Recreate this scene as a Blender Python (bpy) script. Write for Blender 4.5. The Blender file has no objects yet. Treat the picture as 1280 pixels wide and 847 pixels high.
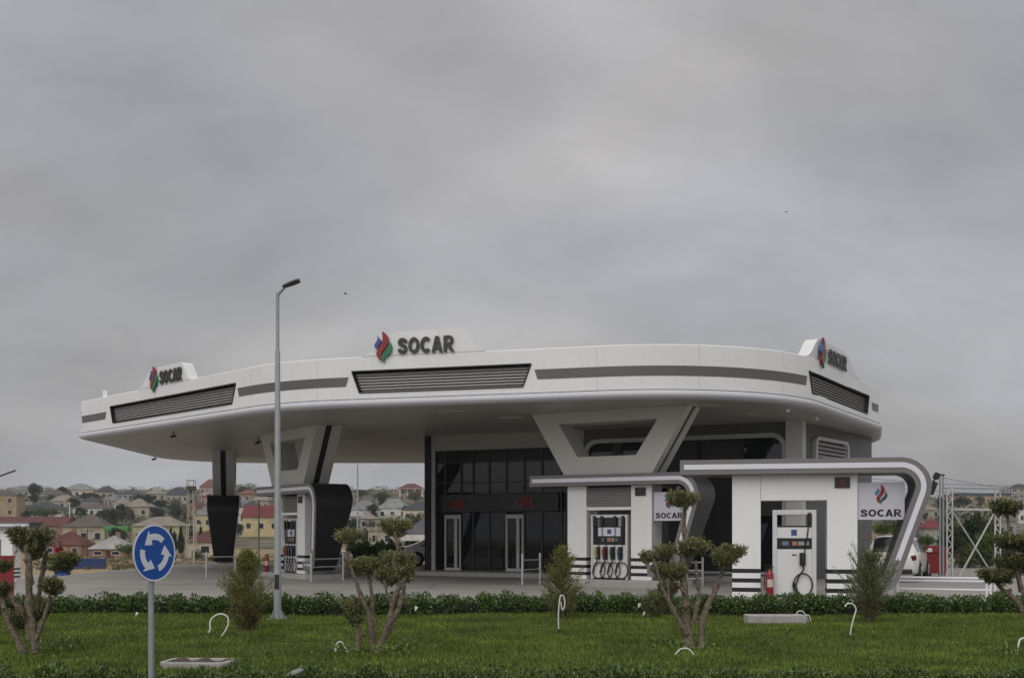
import bpy, bmesh, math, random
import numpy as np
from mathutils import Vector, Matrix

random.seed(7)
RNG = np.random.default_rng(11)
PI = math.pi
C = bpy.context.scene.collection
SC = bpy.context.scene
F, H0, EYE = 1370.0, 663.0, 1.8          # focal length (px), horizon row, eye height


# ------------------------------------------------------------------ measuring helpers
def WX(px, d): return (px - 640.0) * d / F
def WZ(py, d): return EYE - (py - H0) * d / F
def ss(a, b, x):
    t = min(1.0, max(0.0, (x - a) / (b - a)))
    return t * t * (3 - 2 * t)


TY = [-60, 0, 60, 85, 150, 200, 280, 350, 430, 520, 600, 700, 900, 2600]
TZ = [0, 0, -.02, -1.3, -2.0, -2.1, .8, 6.1, 12.2, 19.6, 24.5, 25, 8, 0]
def terr(x, y):
    z = float(np.interp(y, TY, TZ))
    if z > 0:
        z *= 1 - .22 * ss(90, 260, x)
    z += -1.3 * ss(-17, -30, x) * (1 - ss(60, 85, y)) * ss(24, 34, y)
    return z


# ------------------------------------------------------------------ materials
MATS = {}
def mat(name, col, rough=.55, metal=0., spec=.5, var=0., vscale=3., bump=0., bscale=40., island=0.,
        emit=None, dirt=0., transmission=0.):
    if name in MATS:
        return MATS[name]
    m = bpy.data.materials.new(name); m.use_nodes = True
    nt = m.node_tree; N = nt.nodes; L = nt.links
    b = N['Principled BSDF']
    b.inputs['Base Color'].default_value = (*col, 1)
    b.inputs['Roughness'].default_value = rough
    b.inputs['Metallic'].default_value = metal
    b.inputs['Specular IOR Level'].default_value = spec
    tc = N.new('ShaderNodeTexCoord')
    last = None
    def rgb(c):
        n = N.new('ShaderNodeRGB'); n.outputs[0].default_value = (*c, 1); return n.outputs[0]
    def mixc(a, bb, fac, mode='MIX'):
        n = N.new('ShaderNodeMix'); n.data_type = 'RGBA'; n.blend_type = mode
        L.new(a, n.inputs[6]); L.new(bb, n.inputs[7])
        if isinstance(fac, float): n.inputs[0].default_value = fac
        else: L.new(fac, n.inputs[0])
        return n.outputs[2]
    if var or island or dirt:
        last = rgb(col)
    if var:
        nz = N.new('ShaderNodeTexNoise'); nz.inputs['Scale'].default_value = vscale; nz.inputs['Detail'].default_value = 6
        nz.inputs['Roughness'].default_value = .62
        L.new(tc.outputs['Object'], nz.inputs['Vector'])
        mr = N.new('ShaderNodeMapRange'); mr.inputs[1].default_value = .3; mr.inputs[2].default_value = .7
        mr.inputs[3].default_value = 1 - var; mr.inputs[4].default_value = 1 + var
        L.new(nz.outputs['Fac'], mr.inputs[0])
        last = mixc(last, mr.outputs[0], 1.0, 'MULTIPLY')
    if island:
        g = N.new('ShaderNodeNewGeometry')
        mr = N.new('ShaderNodeMapRange'); mr.inputs[3].default_value = 1 - island; mr.inputs[4].default_value = 1 + island
        L.new(g.outputs['Random Per Island'], mr.inputs[0])
        last = mixc(last, mr.outputs[0], 1.0, 'MULTIPLY')
    if dirt:   # rain streaks and dust, patches with a shape of their own
        mp = N.new('ShaderNodeMapping'); mp.inputs['Scale'].default_value = (5, 5, .5)
        L.new(tc.outputs['Object'], mp.inputs['Vector'])
        nz = N.new('ShaderNodeTexNoise'); nz.inputs['Scale'].default_value = 2.2; nz.inputs['Detail'].default_value = 5
        L.new(mp.outputs[0], nz.inputs['Vector'])
        mr = N.new('ShaderNodeMapRange'); mr.inputs[1].default_value = .52; mr.inputs[2].default_value = .8
        mr.inputs[3].default_value = 0; mr.inputs[4].default_value = dirt
        L.new(nz.outputs['Fac'], mr.inputs[0])
        last = mixc(last, rgb((.22, .19, .15)), mr.outputs[0])
    if last is not None:
        L.new(last, b.inputs['Base Color'])
    if bump:
        nz = N.new('ShaderNodeTexNoise'); nz.inputs['Scale'].default_value = bscale; nz.inputs['Detail'].default_value = 4
        L.new(tc.outputs['Object'], nz.inputs['Vector'])
        bp = N.new('ShaderNodeBump'); bp.inputs['Strength'].default_value = bump; bp.inputs['Distance'].default_value = .02
        L.new(nz.outputs['Fac'], bp.inputs['Height']); L.new(bp.outputs[0], b.inputs['Normal'])
    if emit:
        b.inputs['Emission Color'].default_value = (*emit[:3], 1); b.inputs['Emission Strength'].default_value = emit[3]
    MATS[name] = m
    return m


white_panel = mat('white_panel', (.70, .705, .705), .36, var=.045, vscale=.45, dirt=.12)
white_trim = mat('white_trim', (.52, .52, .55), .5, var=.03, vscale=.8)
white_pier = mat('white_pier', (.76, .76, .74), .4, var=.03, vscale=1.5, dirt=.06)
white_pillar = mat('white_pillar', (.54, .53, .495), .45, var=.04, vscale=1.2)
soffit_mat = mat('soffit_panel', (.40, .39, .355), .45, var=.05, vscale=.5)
grey_band = mat('grey_band', (.10, .098, .095), .42, var=.06)
frame_grey = mat('frame_grey', (.175, .172, .17), .42, var=.06)
stripe_white = mat('frame_stripe', (.72, .72, .78), .3)
charcoal = mat('charcoal_panel', (.017, .016, .016), .42, spec=.4, var=.08)
leg_grey = mat('leg_panel', (.05, .05, .051), .45, var=.08)
dark_gap = mat('dark_gap', (.008, .008, .008), .6)
louvre_mat = mat('louvre_blade', (.42, .41, .40), .45)
louvre_dark = mat('louvre_back', (.012, .012, .012), .7)
black_paint = mat('black_paint', (.010, .010, .011), .4)
glass_dark = mat('tinted_glass', (.006, .009, .010), .03, spec=.36, var=.2, vscale=.3)
mullion = mat('mullion', (.012, .012, .013), .4)
door_alu = mat('door_frame', (.48, .47, .45), .4, var=.04)
wall_grey = mat('wall_cladding', (.105, .105, .107), .5, var=.05, vscale=.5)
sign_grey = mat('sign_band', (.028, .027, .026), .5)
red_letter = mat('red_letter', (.26, .010, .016), .4)
letter_dark = mat('letter_face', (.030, .030, .028), .45)
letter_black = mat('letter_black', (.012, .012, .016), .5)
em_blue = mat('emblem_blue', (.035, .07, .24), .35)
em_blue2 = mat('emblem_light_blue', (.04, .16, .30), .35)
em_red = mat('emblem_red', (.23, .010, .018), .35)
em_green = mat('emblem_green', (.010, .155, .060), .35)
em_green2 = mat('emblem_dark_green', (.008, .085, .055), .35)
sign_face = mat('sign_face', (.56, .55, .60), .35, var=.02)
led_red = mat('led_digit', (.05, .004, .008), .5, emit=(.35, .01, .03, .10))
steel = mat('brushed_steel', (.45, .46, .47), .45, metal=.5, var=.06)
galv = mat('galvanised_steel', (.27, .285, .295), .6, metal=.25, var=.1, vscale=6)
white_paint = mat('white_paint', (.74, .74, .76), .45, var=.05)
pump_white = mat('pump_white', (.66, .66, .65), .32, var=.02)
pump_silver = mat('pump_frame', (.60, .60, .60), .35, metal=.15)
pump_screen = mat('pump_screen', (.62, .64, .70), .2)
hose_black = mat('hose_rubber', (.010, .010, .010), .45)
logo_blue = mat('logo_blue', (.05, .075, .19), .4)
ext_red = mat('extinguisher_red', (.24, .012, .014), .3)
ext_label = mat('paper_label', (.55, .42, .38), .5)
concrete = mat('kerb_concrete', (.34, .33, .31), .8, var=.15, vscale=4, bump=.3, bscale=30)
bark = mat('bark', (.150, .118, .085), .9, var=.6, vscale=22, bump=.8, bscale=45)
bark_dark = mat('bark_dark', (.07, .055, .042), .9, var=.25, vscale=12, bump=.5)
olive_leaf = mat('olive_leaf', (.145, .155, .066), .5, spec=.4, island=.55)
olive_bright = mat('olive_bright_leaf', (.20, .205, .075), .5, spec=.35, island=.45)
thuja_leaf = mat('thuja_leaf', (.155, .158, .042), .6, spec=.25, island=.5)
thuja_dark = mat('thuja_grey_leaf', (.125, .145, .064), .6, spec=.25, island=.5)
thuja_brown = mat('thuja_brown_leaf', (.085, .060, .026), .7, spec=.2, island=.4)
hedge_leaf = mat('hedge_leaf', (.070, .115, .026), .42, spec=.4, island=.75)
grass_leaf = mat('grass_blade', (.108, .148, .022), .6, spec=.2, island=.5, var=.5, vscale=.9)
weed_leaf = mat('weed_leaf', (.09, .135, .025), .55, island=.35)
tree_leaf = mat('tree_leaf', (.026, .044, .018), .6, spec=.2, island=.55)
tree_leaf2 = mat('tree_leaf_olive', (.078, .086, .036), .6, spec=.2, island=.55)
tree_leaf3 = mat('tree_leaf_fresh', (.060, .095, .022), .6, spec=.2, island=.5)
pvc = mat('white_pipe', (.60, .60, .57), .4)
tyre = mat('tyre_rubber', (.014, .014, .014), .8)
rim_m = mat('wheel_rim', (.35, .35, .36), .35, metal=.7)
car_white = mat('car_white', (.68, .67, .64), .18, spec=.6)
car_glass = mat('car_glass', (.010, .012, .014), .05, spec=.6)
car_dark = mat('car_trim', (.015, .015, .015), .5)
lamp_red = mat('tail_lamp', (.07, .010, .010), .2)
bin_red = mat('bin_red', (.21, .014, .015), .4, var=.1, vscale=4)
sign_blue = mat('sign_blue', (.008, .075, .36), .32)
sign_white = mat('sign_white', (.66, .69, .74), .35)
blue_sheet = mat('blue_sheet', (.030, .055, .17), .5, var=.15, vscale=3)
skin_m = mat('skin', (.18, .095, .062), .6)
hair_m = mat('hair', (.012, .009, .008), .7)
shirt_red = mat('shirt_red', (.25, .014, .022), .8, var=.1, vscale=8)
jeans = mat('jeans', (.02, .028, .06), .85, var=.12, vscale=10)
plastic_blue = mat('plastic_blue', (.02, .075, .32), .4)
window_dark = mat('house_glass', (.012, .014, .017), .12, spec=.5)
window_frame = mat('house_frame', (.50, .49, .46), .6)


# ------------------------------------------------------------------ mesh builder
def place(o, parent=None):
    C.objects.link(o)
    if parent is not None:
        o.parent = parent
    return o


class MB:
    def __init__(s): s.v = []; s.f = []
    def add(s, verts, faces):
        b = len(s.v); s.v += [tuple(p) for p in verts]; s.f += [tuple(i + b for i in f) for f in faces]
        return s
    def box(s, x0, x1, y0, y1, z0, z1, M=None):
        vs = [Vector((x, y, z)) for z in (z0, z1) for y in (y0, y1) for x in (x0, x1)]
        if M is not None: vs = [M @ p for p in vs]
        return s.add(vs, [(0, 2, 3, 1), (4, 5, 7, 6), (0, 1, 5, 4), (1, 3, 7, 5), (3, 2, 6, 7), (2, 0, 4, 6)])
    def bar(s, p, q, a=.05, b=None):
        b = b or a; p = Vector(p); q = Vector(q); d = (q - p).normalized()
        up = Vector((0, 0, 1)) if abs(d.z) < .95 else Vector((0, 1, 0))
        x = d.cross(up).normalized() * (a / 2); y = d.cross(x).normalized() * (b / 2)
        vs = [p - x - y, p + x - y, p + x + y, p - x + y, q - x - y, q + x - y, q + x + y, q - x + y]
        return s.add(vs, [(3, 2, 1, 0), (4, 5, 6, 7), (0, 1, 5, 4), (1, 2, 6, 5), (2, 3, 7, 6), (3, 0, 4, 7)])
    def tube(s, pts, r, n=10, closed=False):
        pts = [Vector(p) for p in pts]; m = len(pts)
        rs = r if isinstance(r, (list, tuple)) else [r] * m
        rings = []; ref = None
        for i, p in enumerate(pts):
            if closed: d = pts[(i + 1) % m] - pts[i - 1]
            else: d = pts[min(i + 1, m - 1)] - pts[max(i - 1, 0)]
            d.normalize()
            if ref is None:
                ref = Vector((0, 0, 1)) if abs(d.z) < .9 else Vector((1, 0, 0))
            x = d.cross(ref)
            if x.length < 1e-5: x = d.cross(Vector((0, 1, 0)))
            x.normalize(); y = x.cross(d).normalized(); ref = y
            rings.append([p + (x * math.cos(2 * PI * k / n) + y * math.sin(2 * PI * k / n)) * rs[i] for k in range(n)])
        vs = [p for rg in rings for p in rg]; fs = []
        for i in range(m if closed else m - 1):
            a = i * n; b = ((i + 1) % m) * n
            for k in range(n):
                fs.append((a + k, a + (k + 1) % n, b + (k + 1) % n, b + k))
        if not closed:
            fs.append(tuple(range(n - 1, -1, -1))); fs.append(tuple(range((m - 1) * n, m * n)))
        return s.add(vs, fs)
    def prism(s, poly, fn, t0, t1):
        n = len(poly)
        vs = [fn(a, b, t0) for a, b in poly] + [fn(a, b, t1) for a, b in poly]
        fs = [tuple(range(n)), tuple(range(2 * n - 1, n - 1, -1))]
        fs += [(i, (i + 1) % n, n + (i + 1) % n, n + i) for i in range(n)]
        return s.add(vs, fs)
    def ring(s, outer, inner, fn, t0, t1):
        n = len(outer)
        vs = [fn(a, b, t0) for a, b in outer] + [fn(a, b, t0) for a, b in inner] + \
             [fn(a, b, t1) for a, b in outer] + [fn(a, b, t1) for a, b in inner]
        fs = []
        for i in range(n):
            j = (i + 1) % n
            fs += [(i, j, n + j, n + i), (2 * n + i, 3 * n + i, 3 * n + j, 2 * n + j),
                   (i, 2 * n + i, 2 * n + j, j), (n + i, n + j, 3 * n + j, 3 * n + i)]
        return s.add(vs, fs)
    def lathe(s, prof, c=(0, 0, 0), n=16, axis='z'):
        vs = []; m = len(prof)
        for r, z in prof:
            for k in range(n):
                a = 2 * PI * k / n
                p = (r * math.cos(a), r * math.sin(a), z)
                if axis == 'x': p = (p[2], p[0], p[1])
                if axis == 'y': p = (p[0], p[2], p[1])
                vs.append((c[0] + p[0], c[1] + p[1], c[2] + p[2]))
        fs = [(i * n + k, i * n + (k + 1) % n, (i + 1) * n + (k + 1) % n, (i + 1) * n + k) for i in range(m - 1) for k in range(n)]
        fs += [tuple(range(n - 1, -1, -1)), tuple(range((m - 1) * n, m * n))]
        return s.add(vs, fs)
    def grid(s, rows, close_u=False):
        m = len(rows); n = len(rows[0])
        vs = [p for r in rows for p in r]; fs = []
        for i in range(m - 1):
            for k in range(n if close_u else n - 1):
                fs.append((i * n + k, i * n + (k + 1) % n, (i + 1) * n + (k + 1) % n, (i + 1) * n + k))
        return s.add(vs, fs)
    def build(s, name, m, parent=None, o=None, smooth=None, bevel=0., fixn=True):
        me = bpy.data.meshes.new(name)
        vs = s.v
        if o is not None:
            vs = [(p[0] - o[0], p[1] - o[1], p[2] - o[2]) for p in vs]
        me.from_pydata(vs, [], s.f)
        if fixn:
            bm = bmesh.new(); bm.from_mesh(me)
            bmesh.ops.recalc_face_normals(bm, faces=bm.faces); bm.to_mesh(me); bm.free()
        me.materials.append(m)
        if smooth is not None:
            me.shade_smooth(); me.set_sharp_from_angle(angle=math.radians(smooth))
        ob = bpy.data.objects.new(name, me); place(ob, parent)
        if bevel:
            bv = ob.modifiers.new('bevel', 'BEVEL'); bv.width = bevel; bv.segments = 2
            bv.limit_method = 'ANGLE'; bv.angle_limit = math.radians(40)
        return ob


def tag(o, label=None, cat=None, group=None, kind=None):
    if label: o['label'] = label
    if cat: o['category'] = cat
    if group: o['group'] = group
    if kind: o['kind'] = kind
    return o


def thing(name, label, cat, loc=(0, 0, 0), rz=0., group=None):
    o = bpy.data.objects.new(name, None); C.objects.link(o)
    o.location = loc; o.rotation_euler = (0, 0, rz); o.empty_display_size = .3
    return tag(o, label, cat, group)


def copy_tree(o, parent=None):
    c = o.copy(); C.objects.link(c)
    if parent is not None: c.parent = parent
    for ch in list(o.children): copy_tree(ch, c)
    return c


def fillet(pts, rads, n=8):
    out = []
    for i, (p, r) in enumerate(zip(pts, rads)):
        p = Vector(p)
        if r <= 0 or i in (0, len(pts) - 1):
            out.append(p); continue
        a = Vector(pts[i - 1]); b = Vector(pts[i + 1])
        da = (a - p).normalized(); db = (b - p).normalized()
        ang = da.angle(db); t = r / math.tan(ang / 2)
        c = p + (da + db).normalized() * (r / math.sin(ang / 2))
        s0 = p + da * t - c; s1 = p + db * t - c
        tot = s0.angle(s1)
        for k in range(n + 1):
            w = k / n
            q = (s0 * math.sin((1 - w) * tot) + s1 * math.sin(w * tot)) / math.sin(tot)
            out.append(c + q)
    return out


def ribbon(path, half):
    """closed outline of constant half width round an open 2-D path"""
    L, R = [], []
    m = len(path)
    for i, p in enumerate(path):
        d = (path[min(i + 1, m - 1)] - path[max(i - 1, 0)])
        if 0 < i < m - 1:
            d = (path[i + 1] - path[i]).normalized() + (path[i] - path[i - 1]).normalized()
        d.normalize(); nn = Vector((-d.y, d.x))
        L.append(p + nn * half); R.append(p - nn * half)
    return [tuple(p) for p in L + R[::-1]]


def text_mesh(txt, size, bold=.0, extrude=.02, spacing=1.0):
    cu = bpy.data.curves.new('lettering', 'FONT'); cu.body = txt; cu.size = size
    cu.offset = bold; cu.extrude = extrude; cu.align_x = 'CENTER'; cu.space_character = spacing
    cu.resolution_u = 4
    fo = bpy.data.objects.new('lettering_source', cu); C.objects.link(fo)
    bpy.context.view_layer.update()
    me = bpy.data.meshes.new_from_object(fo)
    bpy.data.objects.remove(fo); bpy.data.curves.remove(cu)
    return me


def text_part(txt, height, width, fn, t, m, parent, name='lettering', o=None, bold=.03, depth=.02):
    """text scaled to exactly height x width, laid through fn(a,b,t): a right, b up, t towards the viewer"""
    me = text_mesh(txt, 1.0, bold, 1.0)
    co = np.array([v.co[:] for v in me.vertices])
    lo, hi = co.min(0), co.max(0)
    for v, c in zip(me.vertices, co):
        a = ((c[0] - lo[0]) / (hi[0] - lo[0]) - .5) * width
        b = (c[1] - lo[1]) / (hi[1] - lo[1]) * height
        tt = t + (depth if c[2] > 0 else 0)
        p = Vector(fn(a, b, tt))
        if o is not None: p -= Vector(o)
        v.co = p
    me.materials.clear(); me.materials.append(m)
    ob = bpy.data.objects.new(name, me)
    bm = bmesh.new(); bm.from_mesh(me); bmesh.ops.recalc_face_normals(bm, faces=bm.faces); bm.to_mesh(me); bm.free()
    return place(ob, parent)


def _arc(cx, cy, rx, ry, a0, a1, n): return [(cx + rx * math.cos(math.radians(a0 + (a1 - a0) * i / n)), cy + ry * math.sin(math.radians(a0 + (a1 - a0) * i / n))) for i in range(n + 1)]
def _spline(pts, n=4):
    pts = [Vector(p) for p in pts]; out = []; m = len(pts)
    for i in range(m - 1):
        p0 = pts[max(i - 1, 0)]; p1 = pts[i]; p2 = pts[i + 1]; p3 = pts[min(i + 2, m - 1)]
        for k in range(n):
            t = k / n; out.append(.5 * (2 * p1 + (p2 - p0) * t + (2 * p0 - 5 * p1 + 4 * p2 - p3) * t * t + (3 * p1 - p0 - 3 * p2 + p3) * t ** 3))
    return out + [pts[-1]]
def bold_word(fn, t, height, width, depth, m, parent, o=None):
    """SOCAR in heavy sans capitals, centred on a = 0, foot on b = 0"""
    h = .112
    GL = [('poly', [ribbon(_spline([(.59, .69), (.53, .82), (.34, .888), (.17, .83), (.118, .71), (.18, .60), (.34, .525), (.52, .43), (.575, .30), (.51, .165), (.33, .112), (.15, .165), (.088, .31)]), h)], .69),
          ('ring', (_arc(.40, .5, .40, .5, 0, 352.5, 47), _arc(.40, .5, .185, .29, 0, 352.5, 47)), .80),
          ('poly', [ribbon([Vector(p) for p in _arc(.39, .5, .285, .388, 42, 318, 30)], h)], .72),
          ('poly', [[(0, 0), (.225, 0), (.28, .19), (.39, .19), (.39, .37), (.335, .37), (.39, .64), (.39, 1), (.265, 1)], [(.78, 0), (.555, 0), (.50, .19), (.39, .19), (.39, .37), (.445, .37), (.39, .64), (.39, 1), (.515, 1)]], .78),
          ('poly', [[(0, 0), (.22, 0), (.22, 1), (0, 1)], [(.22, 1)] + _arc(.44, .705, .26, .295, 90, -90, 14) + [(.22, .41), (.22, .59)] + _arc(.43, .705, .055, .115, -90, 90, 8) + [(.22, .82)], [(.24, .408), (.49, .408), (.78, 0), (.52, 0), (.24, .39)]], .76)]
    gap = .085; tot = sum(g[2] for g in GL) + gap * 4; kx = width / tot; x = -width / 2; mb = MB()
    for kd, data, adv in GL:
        f = lambda a, b, q, x=x: fn(x + a * kx, b * height, q)
        if kd == 'ring': mb.ring(data[0], data[1], f, t, t + depth)
        else:
            for pl in data: mb.prism([tuple(p) for p in pl], f, t, t + depth)
        x += (adv + gap) * kx
    return mb.build('lettering', m, parent, o)


FLAMES = {
    'blue': [(185, 113), (190, 122), (199, 128), (201, 137), (196, 150), (188, 158), (183, 170), (174, 166), (169, 155), (173, 145), (181, 135), (185, 124)],
    'red': [(207, 93), (220, 101), (231, 114), (236, 130), (234, 146), (226, 161), (214, 176), (205, 190), (202, 207), (203, 222), (192, 216), (183, 205), (179, 192), (183, 177), (193, 163), (203, 147), (208, 132), (209, 115)],
    'green': [(238, 138), (247, 148), (252, 162), (251, 177), (244, 191), (233, 201), (222, 209), (215, 217), (215, 233), (208, 224), (203, 211), (206, 199), (215, 187), (227, 175), (235, 162), (239, 150)]}
def smooth_closed(pts, n=3):
    out = []; m = len(pts)
    for i in range(m):
        p0, p1, p2, p3 = [Vector(pts[(i + k) % m]) for k in (-1, 0, 1, 2)]
        for k in range(n):
            t = k / n
            out.append(.5 * (2 * p1 + (p2 - p0) * t + (2 * p0 - 5 * p1 + 4 * p2 - p3) * t * t + (3 * p1 - p0 - 3 * p2 + p3) * t ** 3))
    return out
def emblem(fn, t, height, parent, mats, o=None, depth=.03):
    k = height / 140.
    for key, m in zip(('blue', 'red', 'green'), mats):
        poly = [((p.x - 210) * k, (233 - p.y) * k) for p in smooth_closed(FLAMES[key])]
        MB().prism(poly, fn, t, t + depth).build('emblem_flame', m, parent, o)


# ------------------------------------------------------------------ leaves
def leaf_mesh(name, P, D, length, width, m, parent=None, loc=None, droop=0., fold=0.):
    """P n x 3 leaf bases, D n x 3 leaf directions: one small pointed leaf each"""
    n = len(P)
    P = np.asarray(P, float); D = np.asarray(D, float)
    D = D / (np.linalg.norm(D, axis=1, keepdims=True) + 1e-9)
    R = RNG.normal(size=(n, 3)); S = np.cross(D, R); S /= np.linalg.norm(S, axis=1, keepdims=True) + 1e-9
    ln = (length * RNG.uniform(.6, 1.25, n))[:, None]; wd = (width * RNG.uniform(.7, 1.2, n))[:, None]
    mid = P + D * ln * .5
    V = np.empty((n, 4, 3)); V[:, 0] = P; V[:, 1] = mid + S * wd * .5; V[:, 2] = P + D * ln; V[:, 3] = mid - S * wd * .5
    if droop: V[:, 2, 2] -= droop * ln[:, 0]
    me = bpy.data.meshes.new(name)
    me.vertices.add(n * 4); me.vertices.foreach_set('co', V.reshape(-1))
    me.loops.add(n * 4); me.loops.foreach_set('vertex_index', np.arange(n * 4, dtype=np.int32))
    me.polygons.add(n); me.polygons.foreach_set('loop_start', np.arange(0, n * 4, 4, dtype=np.int32))
    me.update(calc_edges=True); me.validate()
    for mm in (m if isinstance(m, (list, tuple)) else [m]): me.materials.append(mm)
    ob = bpy.data.objects.new(name, me); place(ob, parent)
    if loc is not None: ob.location = loc
    return ob


def blob_leaves(n, c, r, shell=.45, lumps=7, up=.3, flat=None):
    """n leaf bases and directions in a lumpy ellipsoid, denser to its skin"""
    u = RNG.normal(size=(n, 3)); u /= np.linalg.norm(u, axis=1, keepdims=True)
    lump = RNG.normal(size=(lumps, 3)); lump /= np.linalg.norm(lump, axis=1, keepdims=True)
    amp = RNG.uniform(-.22, .22, lumps)
    k = 1 + (np.maximum(0, u @ lump.T) ** 3 * amp).sum(1)
    rad = (1 - shell * RNG.random(n) ** 1.6) * k
    p = u * rad[:, None] * np.array(r)
    if flat is not None:
        p[:, 2] = np.where(p[:, 2] > flat * r[2], flat * r[2] + (p[:, 2] - flat * r[2]) * .35, p[:, 2])
    d = u * .9 + RNG.normal(size=(n, 3)) * .55; d[:, 2] += up
    return p + np.array(c), d


# ------------------------------------------------------------------ world, sun, camera
def make_world():
    w = bpy.data.worlds.new('World'); SC.world = w; w.use_nodes = True
    nt = w.node_tree; N = nt.nodes; L = nt.links; N.clear()
    out = N.new('ShaderNodeOutputWorld'); bg = N.new('ShaderNodeBackground'); bg.inputs[1].default_value = .1
    L.new(bg.outputs[0], out.inputs[0])
    sky = N.new('ShaderNodeTexSky'); sky.sky_type = 'NISHITA'; sky.sun_disc = False
    sky.sun_elevation = math.radians(SUN_EL); sky.sun_rotation = math.radians(SUN_AZ)
    sky.air_density = 1.5; sky.dust_density = 3
    tc = N.new('ShaderNodeTexCoord'); sx = N.new('ShaderNodeSeparateXYZ'); L.new(tc.outputs['Generated'], sx.inputs[0])
    def math_(op, a, b=None, clamp=False):
        n = N.new('ShaderNodeMath'); n.operation = op; n.use_clamp = clamp
        for i, v in enumerate((a, b)):
            if v is None: continue
            if isinstance(v, (int, float)): n.inputs[i].default_value = v
            else: L.new(v, n.inputs[i])
        return n.outputs[0]
    z = math_('ADD', math_('MAXIMUM', sx.outputs[2], 0.), .42)
    cb = N.new('ShaderNodeCombineXYZ'); L.new(math_('DIVIDE', sx.outputs[0], z), cb.inputs[0]); L.new(math_('DIVIDE', sx.outputs[1], z), cb.inputs[1])
    def noise(scale, detail, rough, off, st=(1, 1, 1)):
        mp = N.new('ShaderNodeMapping'); mp.inputs['Location'].default_value = off; mp.inputs['Scale'].default_value = st
        L.new(cb.outputs[0], mp.inputs[0])
        n = N.new('ShaderNodeTexNoise'); n.inputs['Scale'].default_value = scale; n.inputs['Detail'].default_value = detail
        n.inputs['Roughness'].default_value = rough; n.inputs['Distortion'].default_value = .35
        L.new(mp.outputs[0], n.inputs['Vector']); return n.outputs['Fac']
    def rng(v, a, b, c, d):
        n = N.new('ShaderNodeMapRange'); n.interpolation_type = 'SMOOTHSTEP'
        for i, q in enumerate((a, b, c, d)): n.inputs[i + 1].default_value = q
        L.new(v, n.inputs[0]); return n.outputs[0]
    def mixc(a, b, fac, mode='MIX'):
        n = N.new('ShaderNodeMix'); n.data_type = 'RGBA'; n.blend_type = mode
        for s, v in ((6, a), (7, b)):
            if isinstance(v, tuple): n.inputs[s].default_value = (*v, 1)
            else: L.new(v, n.inputs[s])
        if isinstance(fac, (int, float)): n.inputs[0].default_value = fac
        else: L.new(fac, n.inputs[0])
        return n.outputs[2]
    ramp = N.new('ShaderNodeValToRGB'); L.new(sx.outputs[2], ramp.inputs[0])
    el = ramp.color_ramp.elements
    el[0].position = 0.; el[0].color = (3.25, 3.36, 3.68, 1)
    el[1].position = 1.; el[1].color = (8.6, 8.5, 8.4, 1)
    for p, c in ((.07, (3.52, 3.57, 3.84)), (.16, (3.84, 3.84, 4.06)), (.42, (4.05, 4.04, 4.28)), (.6, (6.2, 6.1, 6.0))):
        e = el.new(p); e.color = (*c, 1)
    big = noise(1.25, 6, .50, (.87, 13.97, 0), (.85, 1.0, 1))
    fine = noise(4.2, 7, .55, (28.3, 19.47, 0), (.75, 1.2, 1))
    col = mixc(ramp.outputs[0], rng(big, .30, .72, .77, 1.24), 1., 'MULTIPLY')
    col = mixc(col, rng(fine, .3, .72, .93, 1.08), 1., 'MULTIPLY')
    warm = noise(1.5, 4, .5, (27.03, 3.4, 0), (.7, 1.2, 1))
    col = mixc(col, mixc(col, (1.08, 1.045, .985), 1., 'MULTIPLY'), rng(warm, .48, .68, 0., 1.))
    sun_side = rng(sx.outputs[1], .2, -.9, 1., 1.75)          # cloud is thinner round the hidden sun
    col = mixc(col, sun_side, 1., 'MULTIPLY')
    skyc = mixc(sky.outputs[0], col, .95)
    L.new(skyc, bg.inputs[0])


SUN_EL, SUN_AZ = 42., 205.
make_world()
sd = bpy.data.lights.new('sun', 'SUN'); sd.energy = .85; sd.angle = math.radians(60); sd.color = (1, .98, .955)
so = bpy.data.objects.new('sun', sd); C.objects.link(so)
az, elv = math.radians(SUN_AZ), math.radians(SUN_EL)
sv = Vector((math.sin(az) * math.cos(elv), math.cos(az) * math.cos(elv), math.sin(elv)))
so.rotation_euler = (-sv).to_track_quat('-Z', 'Y').to_euler(); so.location = (0, -5, 30)

cam = bpy.data.cameras.new('camera'); co_ = bpy.data.objects.new('camera', cam); C.objects.link(co_)
co_.location = (0, 0, EYE); co_.rotation_euler = (PI / 2, 0, 0)
cam.sensor_width = 36; cam.lens = 36 * F / 1280; cam.shift_y = (H0 - 423.5) / 1280
cam.clip_start = .1; cam.clip_end = 6000
SC.camera = co_
SC.view_settings.view_transform = 'Standard'; SC.view_settings.look = 'None'
SC.view_settings.exposure = .08; SC.view_settings.gamma = 1
SC.cycles.max_bounces = 6; SC.cycles.diffuse_bounces = 3; SC.cycles.glossy_bounces = 3
SC.cycles.use_denoising = True


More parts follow.
